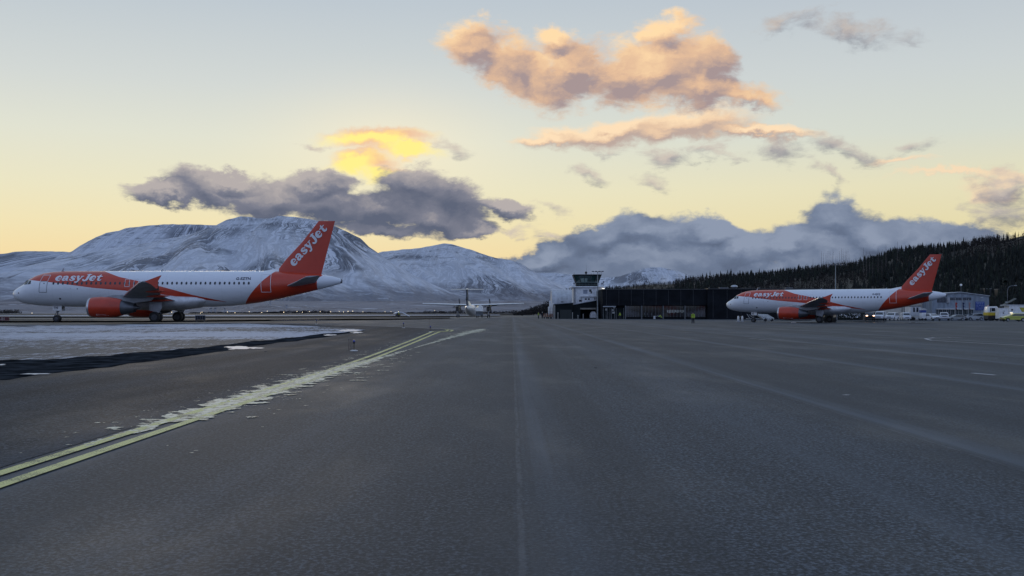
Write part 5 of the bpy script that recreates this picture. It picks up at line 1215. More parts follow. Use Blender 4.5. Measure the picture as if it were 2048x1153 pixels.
# flagpoles
for px, top, cols, nm in ((1910.5, 596, RED, 'flagpole with limp red flag'), (1924.7, 598, mat('flag_navy', (.02, .03, .10), .8), 'flagpole with limp dark blue flag'), (1937.3, 598, mat('flag_pale', (.36, .22, .22), .8), 'flagpole with limp pale red and white flag')):
    d = 245; e = empty('flagpole', (X(px, d), d, -.1), 0, nm+' in front of the blue-grey building', 'flagpole', 'flagpoles in front of the office building')
    g = MB(); g.tube((0, 0, -.2), (0, 0, Z(top, d)), .07, .04, 8); g.sphere((0, 0, Z(top, d)), .09, 8, 6); g.build('pole', mat('pole_grey', (.28, .30, .33), .5), e, smooth=True)
    g = MB(); z1_, z0_ = Z(604, d), Z(618, d)
    rg = []
    for k in range(12):
        z = z1_+(z0_-z1_)*k/11; w_ = .30+.12*math.sin(k*1.3)
        rg.append([(.06+w_*q/6, .07*math.sin(q*1.9+k*.5), z-.12*q/6) for q in range(7)])
    g.loft(rg, False, False, closed=False); g.build('flag', cols, e, smooth=True, solid=.02)
# ------------------------------------------------------------------ vehicles
HEADL = mat('headlamp_lit', (.9, .7, .5), .3, emit=(1.0, .62, .38), estr=5)
LAMPG = mat('headlamp_glass', (.5, .52, .55), .15)
def wheels(e, xs_, w, r, m=None):
    for x in xs_:
        for s_ in (-1, 1):
            g = MB(); n_ = 18; yo = s_*(w/2+.006); g.loft([[(x+r*1.2*math.cos(math.pi*k/n_), y_, r+r*1.2*math.sin(math.pi*k/n_)) for k in range(n_+1)] for y_ in (yo, yo-s_*.06)]); g.build('wheel_arch', BLACK, e)
            we = empty('wheel', (0, 0, 0)); we.parent = e
            g = MB(); g.lathe((x, s_*(w/2-.07)-.11, r), (0, 1, 0), [(0, r*.6), (.03, r*.95), (.07, r), (.15, r), (.19, r*.95), (.22, r*.6)], 20); g.build('tyre', BLACK, we, smooth=True)
            g = MB(); g.lathe((x, s_*(w/2-.055)-.10, r), (0, 1, 0), [(.05, .02), (.01, r*.3), (.05, r*.45), (0, r*.62), (.20, r*.62), (.15, r*.45), (.19, r*.3), (.15, .02)], 16, True, True); g.build('rim', STEEL, we, smooth=True)
PROF = {  # body outline (x along the car, nose at 0), cabin glass line, width, wheel positions, wheel radius
 'estate': ([(.05, .42), (.0, .62), (.22, .80), (.95, .98), (1.15, 1.02), (1.95, 1.42), (2.5, 1.50), (3.9, 1.46), (4.45, 1.05), (4.58, .85), (4.55, .40), (4.1, .30), (.5, .30)], [(1.32, 1.02), (2.02, 1.38), (3.82, 1.40), (4.25, 1.04)], 1.78, (.85, 3.65), .32),
 'suv': ([(.05, .48), (.0, .75), (.15, .98), (1.0, 1.12), (1.2, 1.15), (1.85, 1.66), (2.4, 1.74), (4.1, 1.70), (4.5, 1.15), (4.6, .9), (4.55, .45), (4.1, .38), (.5, .38)], [(1.38, 1.16), (1.95, 1.60), (4.0, 1.62), (4.32, 1.16)], 1.86, (.88, 3.68), .36),
 'van': ([(.05, .45), (.0, .75), (.12, 1.05), (.75, 1.22), (1.35, 1.86), (1.7, 1.98), (4.9, 1.98), (5.0, 1.9), (5.02, .45), (4.4, .35), (.5, .35)], [(.92, 1.24), (1.42, 1.80), (2.3, 1.82), (2.3, 1.22)], 1.94, (.90, 4.10), .34),
 'pickup': ([(.05, .55), (.0, .95), (.15, 1.12), (1.2, 1.20), (1.75, 1.78), (2.3, 1.86), (3.3, 1.82), (3.6, 1.25), (5.2, 1.20), (5.25, .6), (4.6, .5), (.5, .5)], [(1.5, 1.22), (1.85, 1.72), (3.2, 1.74), (3.4, 1.24)], 1.92, (1.0, 4.1), .40)}
def vehicle(kind, px, d, rz, paint, label, cat, group=None, scale=1, lit=False, name=None, beacon=False):
    out, gl, w, wx, wr = PROF[kind]
    x = X(px, d); e = empty(name or cat.replace(' ', '_'), (x, d, on_ground(x, d)-.03), rz, label, cat, group); e.scale = (scale,)*3
    L = max(p[0] for p in out)
    sh = lambda p: (p[0]-L/2, p[1])
    g = MB(); rings = []
    for y, inset in ((-w/2, .10), (-w/2+.08, .03), (-w/2+.25, 0), (w/2-.25, 0), (w/2-.08, .03), (w/2, .10)):
        r_ = []
        for (a, b) in out:
            tumble = .16*max(0, b-1.0) if abs(y) > w/2-.2 else 0
            a2 = a+(inset if a < L/2 else -inset)*1.0; b2 = b-(inset*.5 if b > 1.3 else 0)+(inset*.3 if b < .5 else 0)
            yy = y*(1-tumble*1.2); r_.append((a2-L/2, yy, b2))
        rings.append(r_)
    g.loft(rings, True, True); bd = g.build('body', paint, e, smooth=True)
    g = MB()
    for s_ in (-1, 1):
        n = len(gl); q = []
        for (a, b) in gl: q.append((a-L/2, s_*(w/2*(1-.16*max(0, b-1.0)*1.2)+.012), b))
        g.poly(q if s_ < 0 else q[::-1])
    g.build('side_window', CARGLASS, e)
    cabin = [p for p in out]
    # windscreen and rear window follow the outline
    i = max(k for k in range(len(out)-1) if out[k+1][1]-out[k][1] > .3 and out[k][0] > .5 and out[k][0] < L*.5)
    (xa, za), (xb, zb_) = out[i], out[i+1]; lerp = lambda t_: (xa+(xb-xa)*t_-L/2-.02, za+(zb_-za)*t_+.012)
    g = MB(); (x0_, z0_), (x1_, z1_) = lerp(.08), lerp(.92); g.poly([(x0_, -w*.42, z0_), (x0_, w*.42, z0_), (x1_, w*.36, z1_), (x1_, -w*.36, z1_)]); g.build('windscreen', CARGLASS, e)
    j = min(k for k in range(i+1, len(out)-1) if out[k][1]-out[k+1][1] > .3)
    (xa, za), (xb, zb_) = out[j], out[j+1]
    if zb_ > .6:
        g = MB(); g.poly([(xa-L/2+.03+(xb-xa)*.1, -w*.36, za+(zb_-za)*.1), (xa-L/2+.03+(xb-xa)*.1, w*.36, za+(zb_-za)*.1), (xa-L/2+.03+(xb-xa)*.85, w*.42, za+(zb_-za)*.85), (xa-L/2+.03+(xb-xa)*.85, -w*.42, za+(zb_-za)*.85)]); g.build('rear_window', CARGLASS, e)
    else:
        g = MB(); g.poly([(L/2+.02, -w*.38, 1.25), (L/2+.02, w*.38, 1.25), (L/2+.02, w*.36, 1.75), (L/2+.02, -w*.36, 1.75)]); g.build('rear_window', CARGLASS, e)
    zl = out[1][1]+.06
    for s_ in (-1, 1):
        g = MB(); g.sphere((-L/2+.10, s_*w*.36, zl+.02), .15 if not lit else .17, 12, 8, (.55, 1.3, .8)); g.build('headlight', HEADL if lit else LAMPG, e, smooth=True)
        g = MB(); g.box(L/2-.12, L/2+.01, s_*w*.40-.09, s_*w*.40+.09, .8, 1.02); g.build('tail_light', RED, e, bevel=.02)
        g = MB(); g.box(gl[0][0]-L/2+.10, gl[0][0]-L/2+.26, s_*(w/2+.02), s_*(w/2+.18), gl[0][1]+.02, gl[0][1]+.15); g.build('mirror', paint, e, bevel=.02)
    g = MB(); g.box(-L/2-.01, -L/2+.2, -w*.40, w*.40, .36, .50); g.box(L/2-.2, L/2+.03, -w*.40, w*.40, .42, .56); g.build('bumper', DARK, e, bevel=.03)
    g = MB(); g.box(-L/2-.015, -L/2+.05, -w*.24, w*.24, zl-.10, zl+.06); g.build('grille', BLACK, e)
    if beacon: g = MB(); g.box(.0, .25, -.35, .35, out[6][1]+.0, out[6][1]+.14); g.build('beacon', mat('beacon_white', (.85, .75, .55), .3), e, bevel=.03)
    wheels(e, [a-L/2 for a in wx], w+.02, wr)
    return e
WCAR = mat('car_white', (.62, .64, .68), .3, coat=.5, var=.05); SCAR = mat('car_silver', (.30, .33, .36), .35, .3, coat=.4); DCAR = mat('car_black', (.02, .022, .025), .3, coat=.5)
YC = vehicle('estate', 2027, 216, 0, LIME, 'yellow-green estate car with roof beacon at the right edge', 'estate car', beacon=False, scale=1.06)
g = MB(); g.box(-.55, -.25, -.30, .30, 1.50, 1.66); g.build('beacon', mat('beacon_lit', (.85, .75, .55), .3, emit=(1, .85, .6), estr=1.2), YC, bevel=.05)
g = MB(); g.box(-2.0, 2.0, -.91, -.905, .62, .72); g.build('side_stripe', mat('dark_lime', (.25, .30, .04), .4), YC)
vehicle('pickup', 1738, 236, R(78), DCAR, 'dark pickup with both headlights glowing warm under the airliner', 'pickup truck', lit=True)
vehicle('van', 1761, 238, R(62), WCAR, 'white van right beside the pickup with glowing headlights', 'van', 'white service vehicles in the row')
vehicle('suv', 1784, 236, R(55), WCAR, 'white off-roader third in the row, left of the windowed cabin', 'off-road car', 'white service vehicles in the row')
vehicle('van', 1811, 240, R(80), WCAR, 'white van immediately left of the windowed cabin', 'van', 'white service vehicles in the row', scale=.88)
vehicle('estate', 1865, 236, R(95), WCAR, 'white car seen end-on right of the blue topped tank cart', 'car', 'white service vehicles in the row')
vehicle('pickup', 1888, 236, R(70), WCAR, 'white pickup in the row in front of the left office windows', 'pickup truck', 'white service vehicles in the row', scale=.95)
vehicle('estate', 1911, 240, R(8), SCAR, 'silver grey car below the red flag', 'car', 'silver cars outside the office building', scale=.85)
vehicle('estate', 1933, 246, R(30), SCAR, 'pale silver car half hidden behind the silver off-roader', 'car', 'silver cars outside the office building', scale=.85)
vehicle('suv', 1948, 243, R(4), SCAR, 'silver off-roader parked under the blue sign', 'off-road car', 'silver cars outside the office building', scale=.88)
# white cabin on a trailer
d = 240; ox = X(1821, d); e = empty('site_cabin', (ox, d, 0), 0, 'white cabin with two dark upright windows on a low trailer', 'cabin')
P1 = lambda px: X(px, d)-ox
g = MB(); g.box(0, P1(1842), 0, 3.6, Z(633, d), Z(613.2, d)); cbx = g.build('cabin_wall', mat('cabin_white', (.5, .52, .55), .5, dirt=.3), e, bevel=.03)
g = MB(); g.box(-.1, P1(1842)+.1, -.1, 3.7, Z(613.2, d)+.005, Z(612, d)); g.build('cabin_roof', DARK, cbx)
for a, b in ((1826, 1830), (1832.5, 1837)):
    g = MB(); g.box(P1(a), P1(b), -.03, -.004, Z(624.5, d), Z(615.5, d)); w = g.build('window', PANE, cbx)
    g = MB(); g.box(P1(a)-.07, P1(a)-.005, -.05, -.004, Z(625, d), Z(615, d)); g.box(P1(b)+.005, P1(b)+.07, -.05, -.004, Z(625, d), Z(615, d)); g.build('window_frame', WHITE, w)
g = MB(); g.box(P1(1820), P1(1844), 0.1, 3.4, Z(639, d), Z(636, d)); g.box(P1(1829), P1(1844), 0, 3.4, Z(636, d)+.01, Z(634.3, d)); g.build('trailer_bed', WHITE, e, bevel=.03)
for px in (1824, 1828, 1840): g = MB(); g.lathe((P1(px), -.05, .33), (0, 1, 0), [(0, .12), (0, .32), (.24, .32), (.24, .12)], 16, True, True); g.build('wheel', BLACK, e, smooth=True)
e = empty('tank_cart', (X(1848, 237), 237, 0), 0, 'white upright tank cart with dark blue top between cabin and end-on car', 'tank cart'); ox = X(1848, 237); P1 = lambda px: X(px, 237)-ox; d = 237
g = MB(); g.box(P1(1843.5), P1(1852.4), 0, 1.4, .35, Z(626, d)); g.build('body', WHITE, e, bevel=.06)
g = MB(); g.box(P1(1842.5), P1(1853), .1, 1.3, Z(626, d)+.01, Z(620.6, d)); g.build('upper_housing', BLUE, e, bevel=.05)
g = MB(); g.box(P1(1843.5), P1(1854), 0, 1.4, Z(620.6, d)+.01, Z(619.6, d)); g.box(P1(1844.5), P1(1852), .2, 1.2, Z(618.4, d), Z(617.6, d)); g.tube((0, .7, Z(619.6, d)), (0, .7, Z(618.3, d)), .1); g.build('lid', WHITE, e)
for s_ in (P1(1845), P1(1851)): g = MB(); g.lathe((s_, -.02, .25), (0, 1, 0), [(0, .08), (0, .25), (.2, .25), (.2, .08)], 14, True, True); g.build('wheel', BLACK, e)
# truck at right: white cab, yellow band
d = 232; e = empty('airport_truck', (X(1987, d), d, 0), R(0), 'tall truck with white cab, yellow band and dark underside', 'truck'); ox = X(1987, d); P1 = lambda px: X(px, d)-ox
g = MB(); g.loft([[(P1(1976.6)+i_, y, Z(625.2, d)), (P1(1977.4)+i_, y, Z(618, d)), (P1(1979)+i_, y, Z(613.6, d)-i_), (P1(1994)-i_, y, Z(613.2, d)-i_), (P1(1996.6)-i_, y, Z(616, d)), (P1(1996.8)-i_, y, Z(625.2, d))] for y, i_ in ((0, .06), (.1, 0), (2.3, 0), (2.4, .06))]); cb_ = g.build('cab', WHITE, e, smooth=True)
g = MB(); g.box(P1(1983), P1(1991), -.02, 0.02, Z(623.2, d), Z(616.4, d)); g.build('side_window', PANE, cb_)
g = MB(); g.box(P1(1980.3), P1(1982), -.03, 0.01, Z(624, d), Z(616.2, d)); g.build('door_slot', DARK, cb_)
g = MB(); g.box(P1(1976.2), P1(1996.6), -.02, 2.42, Z(631.4, d), Z(625.2, d)-.005); g.build('lower_body', YELLOW, e, bevel=.05)
g = MB(); g.box(P1(1976.6), P1(1999), .1, 2.3, .35, Z(631.5, d)); g.box(P1(1996.6), P1(2000), .2, 2.2, .35, 1.6); g.build('chassis', DARK, e, bevel=.04)
g = MB(); g.box(P1(1977), P1(1984), -.05, -.0, Z(632.6, d), Z(631.6, d)); g.build('marker_board', RUST, e)
g = MB(); g.lathe((P1(1980), 1, Z(613.2, d)), (0, 0, 1), [(0, .12), (.2, .12), (.26, .06)], 12, True, True); g.build('beacon', mat('beacon_pink', (.7, .35, .3), .4), e)
for x in (P1(1981), P1(1994)):
    for y in (.05, 2.05): g = MB(); g.lathe((x, y, .45), (0, 1, 0), [(0, .2), (.02, .44), (.28, .44), (.3, .2)], 18, True, True); g.build('wheel', BLACK, e, smooth=True)
d = 229; e = empty('box_cart', (X(2008, d), d, 0), 0, 'plain white box cart between the yellow-banded truck and the trailer', 'cart'); ox = X(2008, d); P1 = lambda px: X(px, d)-ox
g = MB(); g.box(P1(1999), P1(2016.6), 0, 2, .45, Z(617.6, d)); bx = g.build('box', WHITE, e, bevel=.03)
g = MB(); g.box(P1(1998.6), P1(2017), -.05, 2.05, Z(617.6, d)+.005, Z(616.6, d)); g.build('lid', mat('lid_white', (.8, .8, .82), .4), bx)
g = MB(); g.box(P1(2005.5), P1(2008), -.02, -.003, Z(628, d), Z(625.4, d)); g.build('hatch', DARK, bx); g = MB(); g.box(P1(2006.4), P1(2010), -.02, -.003, Z(623.2, d), Z(622.3, d)); g.build('handle', DARK, bx)
for x in (P1(2002), P1(2014)): g = MB(); g.lathe((x, 0, .25), (0, 1, 0), [(0, .1), (0, .25), (.18, .25), (.18, .1)], 14, True, True); g.build('wheel', BLACK, e)
d = 236; e = empty('box_trailer', (X(2018, d), d, 0), 0, 'large white trailer with dark yellow emblem behind the yellow-green car', 'trailer'); ox = X(2018, d); P1 = lambda px: X(px, d)-ox
g = MB(); g.box(P1(2018.5), P1(2085), 0, 2.6, 1.2, Z(611.5, d)); tr = g.build('box', WHITE, e, bevel=.03)
g = MB(); g.box(P1(2012), P1(2086), -.1, 2.8, Z(611.5, d)+.005, Z(609.8, d)); g.build('roof', LGREY, tr)
g = MB(); g.poly([(P1(2038.5)+0, -.012, Z(615.5, d)), (P1(2053), -.012, Z(615.5, d)), (P1(2050), -.012, Z(624.5, d)), (P1(2044), -.012, Z(624.5, d))]); g.build('emblem', mat('emblem_yellow', (.42, .38, .04), .5), tr)
g = MB(); g.box(P1(2022.5), P1(2026), -.02, -.003, Z(621.8, d), Z(618.4, d)); g.build('hatch', DARK, tr)
g = MB(); g.box(P1(2018.5), P1(2085), .2, 2.4, .7, 1.19); g.build('chassis', DARK, e)
for px in (2034, 2044, 2070): g = MB(); g.lathe((P1(px), 0, .45), (0, 1, 0), [(0, .2), (.02, .45), (.28, .45), (.3, .2)], 18, True, True); g.build('wheel', BLACK, e)
d = 240; e = empty('conveyor', (X(2014, d), d, 0), 0, 'slanting grey conveyor beam rising above the white trailer', 'conveyor'); ox = X(2014, d); P1 = lambda px: X(px, d)-ox
g = MB(); a, b = Vector((P1(2006), 1, Z(613.5, d))), Vector((P1(2036.5), 1, Z(597.6, d))); g.tube(a, b, .16, n=4); g.tube(a+Vector((0, .6, 0)), b+Vector((0, .6, 0)), .16, n=4)
g.build('beam', mat('beam_grey', (.13, .14, .13), .6), e)
g = MB(); g.tube((P1(2018), 1.3, 0), (P1(2018), 1.3, Z(608, d)), .08); g.tube((P1(2010), 1.3, 0), (P1(2010), 1.3, Z(612, d)), .08); g.build('support', DSTEEL, e)
# equipment under the right-hand airliner
d = 214; ox = X(1532, d); P1 = lambda px: X(px, d)-ox
e = empty('boarding_stairs', (ox, d, 0), 0, 'white covered boarding stairs parked under the right-hand airliner nose', 'boarding stairs')
g = MB(); g.prism([(P1(1513), Z(628.2, d)), (P1(1535), Z(629, d)), (P1(1548), Z(636.5, d)), (P1(1548), Z(640, d)), (P1(1528), Z(640, d)), (P1(1522), Z(635, d)), (P1(1514), Z(629.6, d))], 0, 1.6); g.build('flight', mat('stairs_white', (.62, .66, .66), .5, dirt=.3), e, bevel=.03)
g = MB()
for k in range(8): x = P1(1516+k*3.6); z = Z(630+k*1.0, d); g.box(x, x+.2, -.06, -.01, z-.3, z-.1)
g.build('step', GREY, e)
g = MB(); g.box(P1(1495), P1(1524), .2, 1.4, Z(638.2, d), Z(637.2, d)); g.path([(P1(1500), .1, Z(637.5, d)), (P1(1494), .1, Z(628.5, d))], .06); g.path([(P1(1508), .1, Z(637, d)), (P1(1498), .1, Z(630, d))], .05); g.box(P1(1507), P1(1513), .1, .9, Z(631.5, d), Z(628, d)); g.build('chassis', mat('chassis_grey', (.32, .34, .35), .5), e)
for px in (1531, 1544): g = MB(); g.lathe((P1(px), -.05, .3), (0, 1, 0), [(0, .1), (0, .3), (.2, .3), (.2, .1)], 14, True, True); g.build('wheel', BLACK, e)
for px, lab in ((1476.6, 'plain white upright cylinder nearest the nose of the right-hand airliner'), (1484.5, 'white upright cylinder with hose between the other cylinder and the boarding stairs')):
    d = 208; e = empty('gas_cylinder', (X(px, d), d, -.06), 0, lab, 'cylinder', 'white cylinders under the airliner nose')
    g = MB(); g.lathe((0, 0, .2), (0, 0, 1), [(0, .16), (.05, .19), (.75, .19), (.88, .10), (.95, .06)], 16, True, True); g.build('body', WHITE, e, smooth=True)
    g = MB(); g.box(-.28, .28, -.2, .2, 0, .2); g.build('base', GREY, e, bevel=.02)
    g = MB(); g.path([(.05, 0, 1.1), (.25, 0, 1.2), (.35, 0, .8), (.3, 0, .3)], .03); g.build('hose', BLACK, e)
d = 199; ox = X(1660, d); P1 = lambda px: X(px, d)-ox
e = empty('belt_loader', (ox, d, -.08), 0, 'dark grey loader vehicle close to the right-hand airliner main wheels', 'loader')
g = MB(); g.box(P1(1647), P1(1673), 0, 2, .6, Z(634, d)); g.box(P1(1650), P1(1660), .1, 1.9, Z(634, d)+.01, Z(628.5, d)); g.build('body', mat('loader_grey', (.05, .06, .065), .5), e, bevel=.05)
g = MB(); g.box(P1(1672), P1(1675), -.05, 1.8, .5, Z(629, d)); g.build('end_panel', GREY, e)
g = MB(); g.box(P1(1666), P1(1669.5), -.03, -.01, Z(631.4, d), Z(630.4, d)); g.build('lamp', mat('lamp_yellow', (.6, .55, .2), .4), e)
for px in (1652, 1669): g = MB(); g.lathe((P1(px), -.05, .38), (0, 1, 0), [(0, .15), (0, .38), (.25, .38), (.25, .15)], 16, True, True); g.build('wheel', BLACK, e)
e = empty('wheel_chock', (X(1587, 186), 186, -.06), 0, 'small pale chock lying on the apron near the orange engine', 'chock')
g = MB(); g.prism([(-.45, 0), (.45, 0), (.3, .22), (-.3, .22)], -.1, .1); g.build('block', mat('chock_pale', (.45, .4, .36), .6), e)
# snow dusted shrubs between the airliner and the pickup
for k, px in enumerate((1682, 1692, 1703, 1714)):
    d = 246; r_ = random.Random(k+5); e = empty('shrub', (X(px, d), d, 0), 0, ('yellowish leafy shrub nearest the loader', 'snow-dusted shrub, second from the loader', 'round snow-dusted shrub, third from the loader', 'snow-dusted shrub nearest the glowing headlights')[k], 'shrub', 'snow-dusted shrubs')
    g = MB(); bush_crown(g, Vector((0, 0, 0)), 1.75, .95, r_, 150); g.build('foliage', NEEDLE[1], e)
    g = MB(); bush_crown(g, Vector((0, -.1, .25)), 1.65, .95, r_, 46); g.build('snow_cover', SNOW, e)
    g = MB(); g.tube((0, 0, -.1), (0, 0, 1.0), .06); g.build('stem', BARK, e)
# dark fence strip behind the vehicle row
e = empty('fence', (X(1664, 250), 250, 0), 0, 'low dark mesh fence behind the shrubs and the pickup', 'fence'); ox = X(1664, 250)
g = MB(); g.box(0, X(1772, 250)-ox, 0, .06, 0, 1.75); g.build('mesh_panel', mat('dark_mesh', (.012, .016, .015), .8), e)
for k in range(6): g = MB(); x = (X(1772, 250)-ox)*k/5; g.tube((x, -.06, -.1), (x, -.06, 1.9), .05); g.build('post', DSTEEL, e)
# baggage carts left of the garage, white cart by the terminal
for k, px in enumerate((1091, 1099, 1105)):
    d = 296; e = empty('baggage_cart', (X(px, d), d, on_ground(X(px, d), d)-.03), 0, ('leftmost', 'middle', 'rightmost')[k]+' of the three orange-brown baggage carts left of the garage', 'baggage cart', 'orange-brown baggage carts')
    w_ = .5*7*d/F; g = MB(); g.box(-w_, w_, 0, 1.4, .42, .55); g.build('bed', RUST, e)
    g = MB()
    for z in (.75, 1.0, 1.25): g.tube((-w_, 0, z), (w_, 0, z), .04, n=6); g.tube((-w_, 1.4, z), (w_, 1.4, z), .04, n=6)
    for x in (-w_, 0, w_): g.tube((x, 0, .5), (x, 0, 1.3), .05, n=6); g.tube((x, 1.4, .5), (x, 1.4, 1.3), .05, n=6)
    g.build('rails', RUST, e)
    for x in (-w_*.7, w_*.7):
        g = MB(); g.lathe((x, -.02, .2), (0, 1, 0), [(0, .06), (0, .2), (.12, .2), (.12, .06)], 12, True, True); g.build('wheel', BLACK, e)
e = empty('hand_cart', (X(1309, 269), 269, -.06), 0, 'small white upright cart beside the crouching hi-vis worker', 'cart')
g = MB(); g.box(-.22, .22, 0, .4, .15, .95); g.build('box', LGREY, e, bevel=.04); g = MB(); g.path([(.2, .2, .8), (.7, .2, .95), (1.2, .2, .95)], .03); g.build('handle', LGREY, e)
g = MB(); g.lathe((0, 0, .1), (0, 1, 0), [(0, .03), (0, .1), (.08, .1), (.08, .03)], 12, True, True); g.build('wheel', BLACK, e)
# ------------------------------------------------------------------ turboprop seen from behind
dT = 279; tx = X(946.5, dT); tz = .40
tp = empty('turboprop_airliner', (tx, dT, tz), R(-6), 'white high-wing turboprop seen from behind with a T-shaped tail', 'turboprop')
TW = mat('turboprop_white', (.66, .66, .66), .32, coat=.3, dirt=.2)
TG = mat('turboprop_tail', (.06, .08, .12), .4)
g = MB()
FS = [(-12.2, 2.55, .10, .10), (-11.8, 2.5, .28, .25), (-10.5, 2.36, .62, .55), (-8.5, 2.15, 1.05, .98), (-6.0, 1.96, 1.30, 1.28), (-3.5, 1.9, 1.36, 1.35), (5.5, 1.9, 1.36, 1.35), (8.0, 1.8, 1.2, 1.15), (9.4, 1.6, .8, .75), (10.0, 1.5, .1, .1)]
g.loft([[(w*math.sin(2*math.pi*k/32), y, c+h*math.cos(2*math.pi*k/32)) for k in range(32)] for y, c, h, w in FS]); fz = g.build('fuselage', TW, tp, smooth=True)
g = MB(); g.lathe((0, -12.05, 2.53), (0, -1, 0), [(0, .18), (.16, .16), (.17, .10), (.02, .08)], 14, True, True); g.build('exhaust_outlet', DARK, fz, smooth=True)
for s_ in (-1, 1):
    g = MB(); rings = []
    for x, yl, ch, z in ((0, 1.2, 2.6, 3.22), (4.0, 1.2, 2.5, 3.30), (12.9, .6, 1.35, 3.62)): rings.append([(s_*x, yl-c*ch, z+h*ch*1.25) for c, h in airfoil(10, .17)])
    g.loft(rings); w = g.build('wing', mat('turboprop_wing', (.66, .68, .70), .4), tp, smooth=True)
    nc = empty('engine', (0, 0, 0)); nc.parent = tp; xe = s_*3.92
    g = MB(); g.lathe((xe, 3.4, 3.0), (0, -1, -.04), [(0, .16), (.4, .42), (1.4, .50), (3.4, .52), (5.0, .34), (5.6, .14)], 20, True, True); g.build('nacelle', DCAR, nc, smooth=True)
    g = MB(); g.box(xe-.36, xe+.36, -1.5, 2.2, 1.7, 3.0); g.build('gear_bay', DCAR, nc, bevel=.12)
    hub = Vector((xe, 3.55, 3.0)); g = MB(); g.lathe(hub, (0, 1, 0), [(0, .22), (.3, .18), (.55, .02)], 14, True, True); g.build('spinner', STEEL, nc, smooth=True)
    for q in range(4):
        a = R(8+90*q); u = Vector((math.cos(a+math.pi/2), 0, math.sin(a+math.pi/2))); v = Vector((u.z, 0, -u.x))
        g = MB(); g.loft([[hub+u*r_+v*(cw*math.cos(t_))+Vector((0, cw*.35*math.cos(t_)+.03*math.sin(t_), 0)) for t_ in [2*math.pi*k/8 for k in range(8)]] for r_, cw in ((.2, .07), (.6, .13), (1.2, .17), (1.7, .14), (1.95, .05))]); g.build('propeller_blade', DCAR, nc, smooth=True)
    mg = empty('main_gear', (0, 0, 0)); mg.parent = tp
    g = MB(); g.tube((xe, .2, .4), (xe, .0, 2.0), .09); g.tube((xe, .2, .8), (xe, -1.1, 1.9), .06); g.tube((xe-.35, .2, .42), (xe+.35, .2, .42), .06); g.build('strut', LGREY, mg)
    for dx in (-.25, .25): g = MB(); g.lathe((xe+dx-.12, .2, .42), (1, 0, 0), [(0, .2), (.03, .40), (.08, .42), (.16, .42), (.21, .40), (.24, .2)], 20, True, True); g.build('wheel', BLACK, mg, smooth=True)
g = MB(); g.loft([[(s_*t_*.5, y, z) for s_, y in ((1, yb), (1, ya), (-1, ya), (-1, yb))] for z, ya, yb, t_ in ((3.1, -11.3, -5.2, .34), (3.9, -11.4, -8.6, .28), (6.85, -11.9, -9.9, .22))]); fn = g.build('fin', TG, tp, bevel=.06)
g = MB(); g.loft([[(s_*w_, y, z) for s_, z in ((-1, 3.0), (-.3, zt_), (.3, zt_), (1, 3.0))] for y, w_, zt_ in ((-2.8, .1, 3.3), (-5.5, .5, 3.55), (-8.6, .6, 4.1), (-10, .35, 4.2))]); g.build('dorsal_fin', TW, fn, smooth=True)
g = MB(); [g.sphere((.02, -11.55, z), r_, 8, 6, (1, .5, 1.2)) for z, r_ in ((5.0, .20), (4.55, .26))]; g.build('fin_emblem', DARK, fn, smooth=True)
g = MB(); rings = []
for x in (-4.0, -3.6, 0, 3.6, 4.0): ch = 1.5-.14*abs(x); rings.append([(x, -9.9-c*ch-.05*abs(x), 6.95+h*ch*1.3) for c, h in airfoil(8, .14)])
g.loft(rings); tpl = g.build('tailplane', TW, tp, smooth=True)
g = MB(); g.lathe((0, -9.2, 6.98), (0, -1, 0), [(0, .04), (.5, .22), (2.2, .24), (3.2, .12), (3.5, .02)], 12); g.build('tailplane_fairing', TW, tpl, smooth=True)
ng = empty('nose_gear', (0, 0, 0)); ng.parent = tp; g = MB(); g.tube((0, 7.6, .3), (0, 7.5, 1.2), .07); g.build('strut', LGREY, ng)
for dx in (-.2, .2): g = MB(); g.lathe((dx-.08, 7.6, .3), (1, 0, 0), [(0, .1), (.02, .29), (.14, .29), (.16, .1)], 16, True, True); g.build('wheel', BLACK, ng)
# covered stairs truck beside the turboprop
d = 268; x = X(959, d); e = empty('stairs_truck', (x, d, on_ground(x, d)-.02), 0, 'white hooded stairs truck beside the turboprop fuselage', 'stairs truck')
g = MB(); g.loft([[(-1.0, y, 1.55), (-1.0, y, 2.35), (-.35, y, 2.45), (-.2, y, 2.95), (.35, y, 3.05), (.75, y, 2.6), (.85, y, 1.55)] for y in (0, 2.2)]); g.build('canopy', mat('canopy_white', (.88, .88, .84), .4), e, smooth=True, bevel=.06)
g = MB(); g.box(-.9, .8, .2, 2.0, .5, 1.5); g.build('body', mat('truck_grey', (.10, .11, .12), .5), e, bevel=.04)
g = MB(); [g.tube((x_, -.1, .45), (x_+.2, 1.6, 1.5), .04, n=6) for x_ in (-.7, .1)]; [g.tube((-.7+.05*k, -.1+.28*k, .5+.17*k), (.1+.05*k, -.1+.28*k, .5+.17*k), .03, n=6) for k in range(6)]; g.build('ladder', LGREY, e)
for x_ in (-.7, .6): g = MB(); g.lathe((x_-.12, .4, .36), (1, 0, 0), [(0, .15), (.02, .36), (.22, .36), (.24, .15)], 16, True, True); g.build('wheel', BLACK, e, smooth=True)
